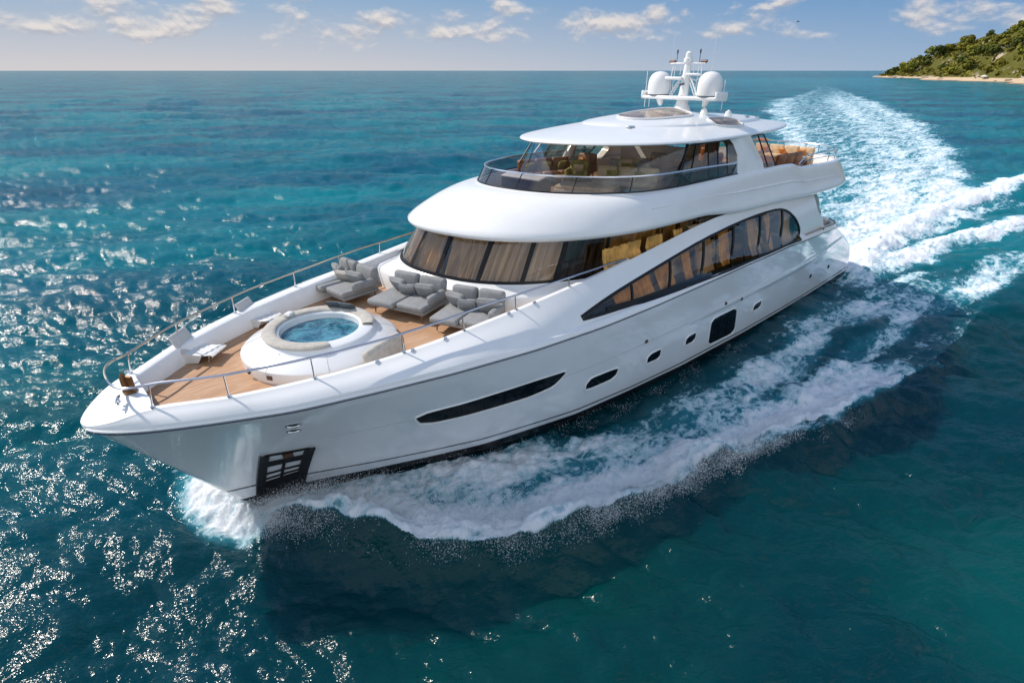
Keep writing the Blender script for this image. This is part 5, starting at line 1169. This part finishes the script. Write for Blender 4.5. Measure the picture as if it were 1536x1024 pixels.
def on_hill(px_, z0, tmax=520):
    """first inland crest seen along a given bearing"""
    a = (_R * (px_ - 768) / 849.19 + _F); a = Vector((a.x, a.y)).normalized(); best = None
    for q in range(500, 1700, 4):
        p = Vector((CAMP.x, CAMP.y)) + a * q; v = p - HT; s, t = v.dot(hd), v.dot(hn); t -= shore(s)
        if t < 15 or t > tmax: continue
        h = float(hheight(s, t)); e = (h - CAMP.z) / q
        if best is None or e > best[0]: best = (e, p.x, p.y, h)
    return best
cnt = 0; pts_ = []
tries = 0
RIDGE = [on_hill(q_, 0)[1:3] for q_ in (1499, 1508, 1337)]
while cnt < 296 and tries < 12000:
    tries += 1
    s = HG.uniform(30, hL + 40); t = HG.uniform(24, 250) * (0.25 + .75 * min(1, s / 700)) + 6; x, y = hpos(s, t)
    if any((x - a) ** 2 + (y - b) ** 2 < (1500 if k_ < 2 else 500) for k_, (a, b) in enumerate(RIDGE)): continue
    if any((x - a) ** 2 + (y - b) ** 2 < 75 for a, b in pts_): continue
    if vnoise(np.array([s * .03]), np.array([t * .045]), 77)[0] > .64: continue      # bare rocky gaps
    z = float(hheight(s, t)); k = int(HG.integers(0, 6)); o = bpy.data.objects.new('hillside_tree', protos[k]); COL.objects.link(o)
    sc = HG.uniform(1.15, 1.9) * (.55 if s < 120 else 1.0); o.location = (x, y, z - .6); o.rotation_euler = (0, 0, HG.uniform(0, 6.28)); o.scale = (sc, sc, sc * HG.uniform(.8, 1.1))
    tag(o, 'leafy green tree in the wood on the headland slope', 'tree', TG); pts_.append((x, y)); cnt += 1
def big_tree(name, loc, seed, hgt, rd, label, m):
    r = empty(name, loc, label, 'tree'); mb, cl = tree_mesh(seed, hgt, rd, nl=420, leaf=.75); mb.build('crown', m, r, smooth=False)
    tk = MB().tube([(0, 0, -1), (.15, 0, hgt * .35), (.2, .1, hgt * .6)], [.45, .32, .15], 8)
    for c in cl[:4]: tk.tube([(.15, 0, hgt * .32), (c[0] * .7, c[1] * .7, c[2])], [.2, .07], 5)
    tk.build('trunk', BARK, r)
for px_, sd_, hg, rd, nm, lb in ((1499, 3, 13, 5.4, 'ridge_tree', 'round dark tree standing out on the bare ridge, left of its twin'), (1508, 9, 14, 5.0, 'ridge_tree', 'slightly taller dark tree on the bare ridge, right of its twin'), (1337, 21, 9, 5.5, 'headland_tree', 'lone dark tree on the rocky cliff at the tip of the headland')):
    b = on_hill(px_, 0); big_tree(nm, (b[1], b[2], b[3] - .5), sd_, hg, rd, lb, LEAF[1])
# low scrub between the trees, shore rocks, beach tents
sc_ = MB(); rr_ = random.Random(4)
for k in range(6500):
    s = rr_.uniform(26, hL + 60); t = rr_.uniform(20, 330) * (.25 + .75 * min(1, s / 700)) + 4
    if vnoise(np.array([s * .03]), np.array([t * .045]), 77)[0] > .66: continue
    x, y = hpos(s, t); z = float(hheight(s, t)); p = Vector((x, y, z + rr_.uniform(.2, 2.2)))
    for j in range(2):
        a = Vector((rr_.uniform(-1, 1), rr_.uniform(-1, 1), rr_.uniform(.2, 1))).normalized(); tt = a.orthogonal().normalized(); b = a.cross(tt); q = rr_.uniform(1.2, 3.0); sc_.add([p + tt * q, p + b * q, p - tt * q, p - b * q], [(0, 1, 2, 3)])
tag(sc_.build('hillside_scrub', LEAF[0], smooth=False), 'low green scrub filling the slope between the headland trees', 'scrub', kind='stuff')
ROCK = mat('shore_rock', (.42, .34, .25), .9, bump=1.0, bscale=1.5, var=.3, vscale=.5); RG = 'pale rocks along the headland shore'
def rock_mesh(seed):
    bm = bmesh.new(); bmesh.ops.create_icosphere(bm, subdivisions=2, radius=1.0); r = random.Random(seed)
    for v in bm.verts: v.co *= r.uniform(.72, 1.15); v.co.z *= .55
    m = bpy.data.meshes.new('shore_rock'); bm.to_mesh(m); bm.free(); m.materials.append(ROCK); return m
RM = [rock_mesh(k) for k in range(4)]
for k in range(46):
    s = HG.uniform(-10, hL); t = HG.uniform(-2, 22); x, y = hpos(s, t); o = bpy.data.objects.new('shore_rock', RM[k % 4]); COL.objects.link(o); q = HG.uniform(1.2, 3.6)
    o.location = (x, y, max(0, float(hheight(s, t))) + .2); o.scale = (q * 1.5, q, q * .8); o.rotation_euler = (0, 0, HG.uniform(0, 6.28)); tag(o, 'pale weathered boulder on the sandy headland shore', 'rock', RG)
def tent(px_, w, label):
    a = (_R * (px_ - 768) / 849.19 + _F); a = Vector((a.x, a.y)).normalized()
    for q in range(400, 1700, 2):
        p = Vector((CAMP.x, CAMP.y)) + a * q; v = p - HT; s, t = v.dot(hd), v.dot(hn); t -= shore(s)
        if t > 17: break
    z = float(hheight(s, t)); r = empty('beach_tent', (p.x, p.y, z), label, 'tent', 'white tents on the beach')
    MB().lathe([(w * .75, 2.3), (w * .55, 3.0), (w * .1, 4.0), (0, 4.1)], (0, 0, 0), 8).build('canopy', WHITEF, r, smooth=False)
    for k in range(4):
        b = math.pi / 4 + k * math.pi / 2; MB().tube([(w * .7 * math.cos(b), w * .7 * math.sin(b), 2.4), (w * .7 * math.cos(b), w * .7 * math.sin(b), -.5)], .09, 5).build('pole', WHITEF, r)
tent(1347, 5.0, 'white beach tent under the lone tree near the tip of the headland'); tent(1425, 4.2, 'white peaked beach tent about halfway along the sandy shore'); tent(1511, 4.6, 'white beach tent at the right end of the beach below the wood')
# ------------------------------------------------------------------ spray thrown up by the bow
SPR = mat('spray_white', (.85, .88, .90), .5)
def along(pts, u):
    k = min(len(pts) - 2, int(u * (len(pts) - 1))); f = u * (len(pts) - 1) - k; return Vector(pts[k]).lerp(Vector(pts[k + 1]), f), (Vector(pts[k + 1]) - Vector(pts[k])).normalized()
def jets(name, line, sgn, n, per, label, seed, amp, size, umax=.8, upow=1.2, spread=1.0):
    """fingers of droplets thrown up and outward from the crest of a wave"""
    r = np.random.default_rng(seed); V, F = [], []; ico = [(0, 0, 1), (.94, 0, -.33), (-.47, .82, -.33), (-.47, -.82, -.33)]
    for j in range(n):
        u = r.random() ** upow * umax; o, t = along(line, u); nrm = Vector((t.y, -t.x)) * sgn; a = float(np.interp(u, np.linspace(0, 1, len(amp)), amp)) * (.35 + r.random() ** 2 * 1.0)
        vo = a * (0.5 + 1.6 * r.random()) * spread; vu = a * 2.6; bx = -a * r.random() * .8; o = o + Vector((r.normal() * .25, r.normal() * .25)) - nrm * .35
        for k in range(per):
            s = r.random() ** .8; p = o + nrm * (vo * s) + t * (r.normal() * .10 * (1 + s)) + Vector((bx * s, 0)); z = .05 + vu * s - vu * .95 * s * s + a * .35 + r.normal() * .05; q = size[0] + (size[1] - size[0]) * r.random() ** 4 ; b = len(V)
            x, y = p.x + r.normal() * .06, p.y + r.normal() * .06; ro = r.uniform(0, 6.28); c, sn = math.cos(ro) * q, math.sin(ro) * q
            V += [(x + v[0] * c - v[1] * sn, y + v[0] * sn + v[1] * c, z + q * v[2]) for v in ico]; F += [(b, b + 1, b + 2), (b, b + 2, b + 3), (b, b + 3, b + 1), (b + 1, b + 3, b + 2)]
    return tag(mesh_obj(name, V, F, SPR), label, 'spray', kind='stuff')
jets('bow_spray', BOWP, -1, 1500, 58, 'white spray thrown outward off the near bow wave', 1, [.35, .8, .85, .75, .6, .5, .4, .35, .3], (.005, .015))
jets('bow_spray', BOWS, 1, 520, 56, 'white spray bursting out beyond the far side of the bow', 3, [.5, .75, .7, .6, .4], (.005, .018), .7)
jets('side_spray', [(35.6, .45), (34.2, .75), (31.5, 2.0), (28, 3.2), (22, 3.75), (16, 3.85)], -1, 170, 24, 'fine white droplets along the black waterline of the hull', 2, [.5, .45, .35, .25, .2, .15], (.005, .014), 1.0, 1.0, .5)
jets('stern_spray', QUART, -1, 200, 30, 'white droplets over the breaking wave behind the stern', 4, [.3, .5, .5, .4, .3], (.012, .04), .7, 1.0)
jets('bow_plume', BOWP, -1, 1300, 50, 'white plume of broken water standing over the near bow wave', 7, [.4, .95, 1.05, .95, .8, .7, .6, .5, .4], (.005, .016), .72, 1.0, .25)
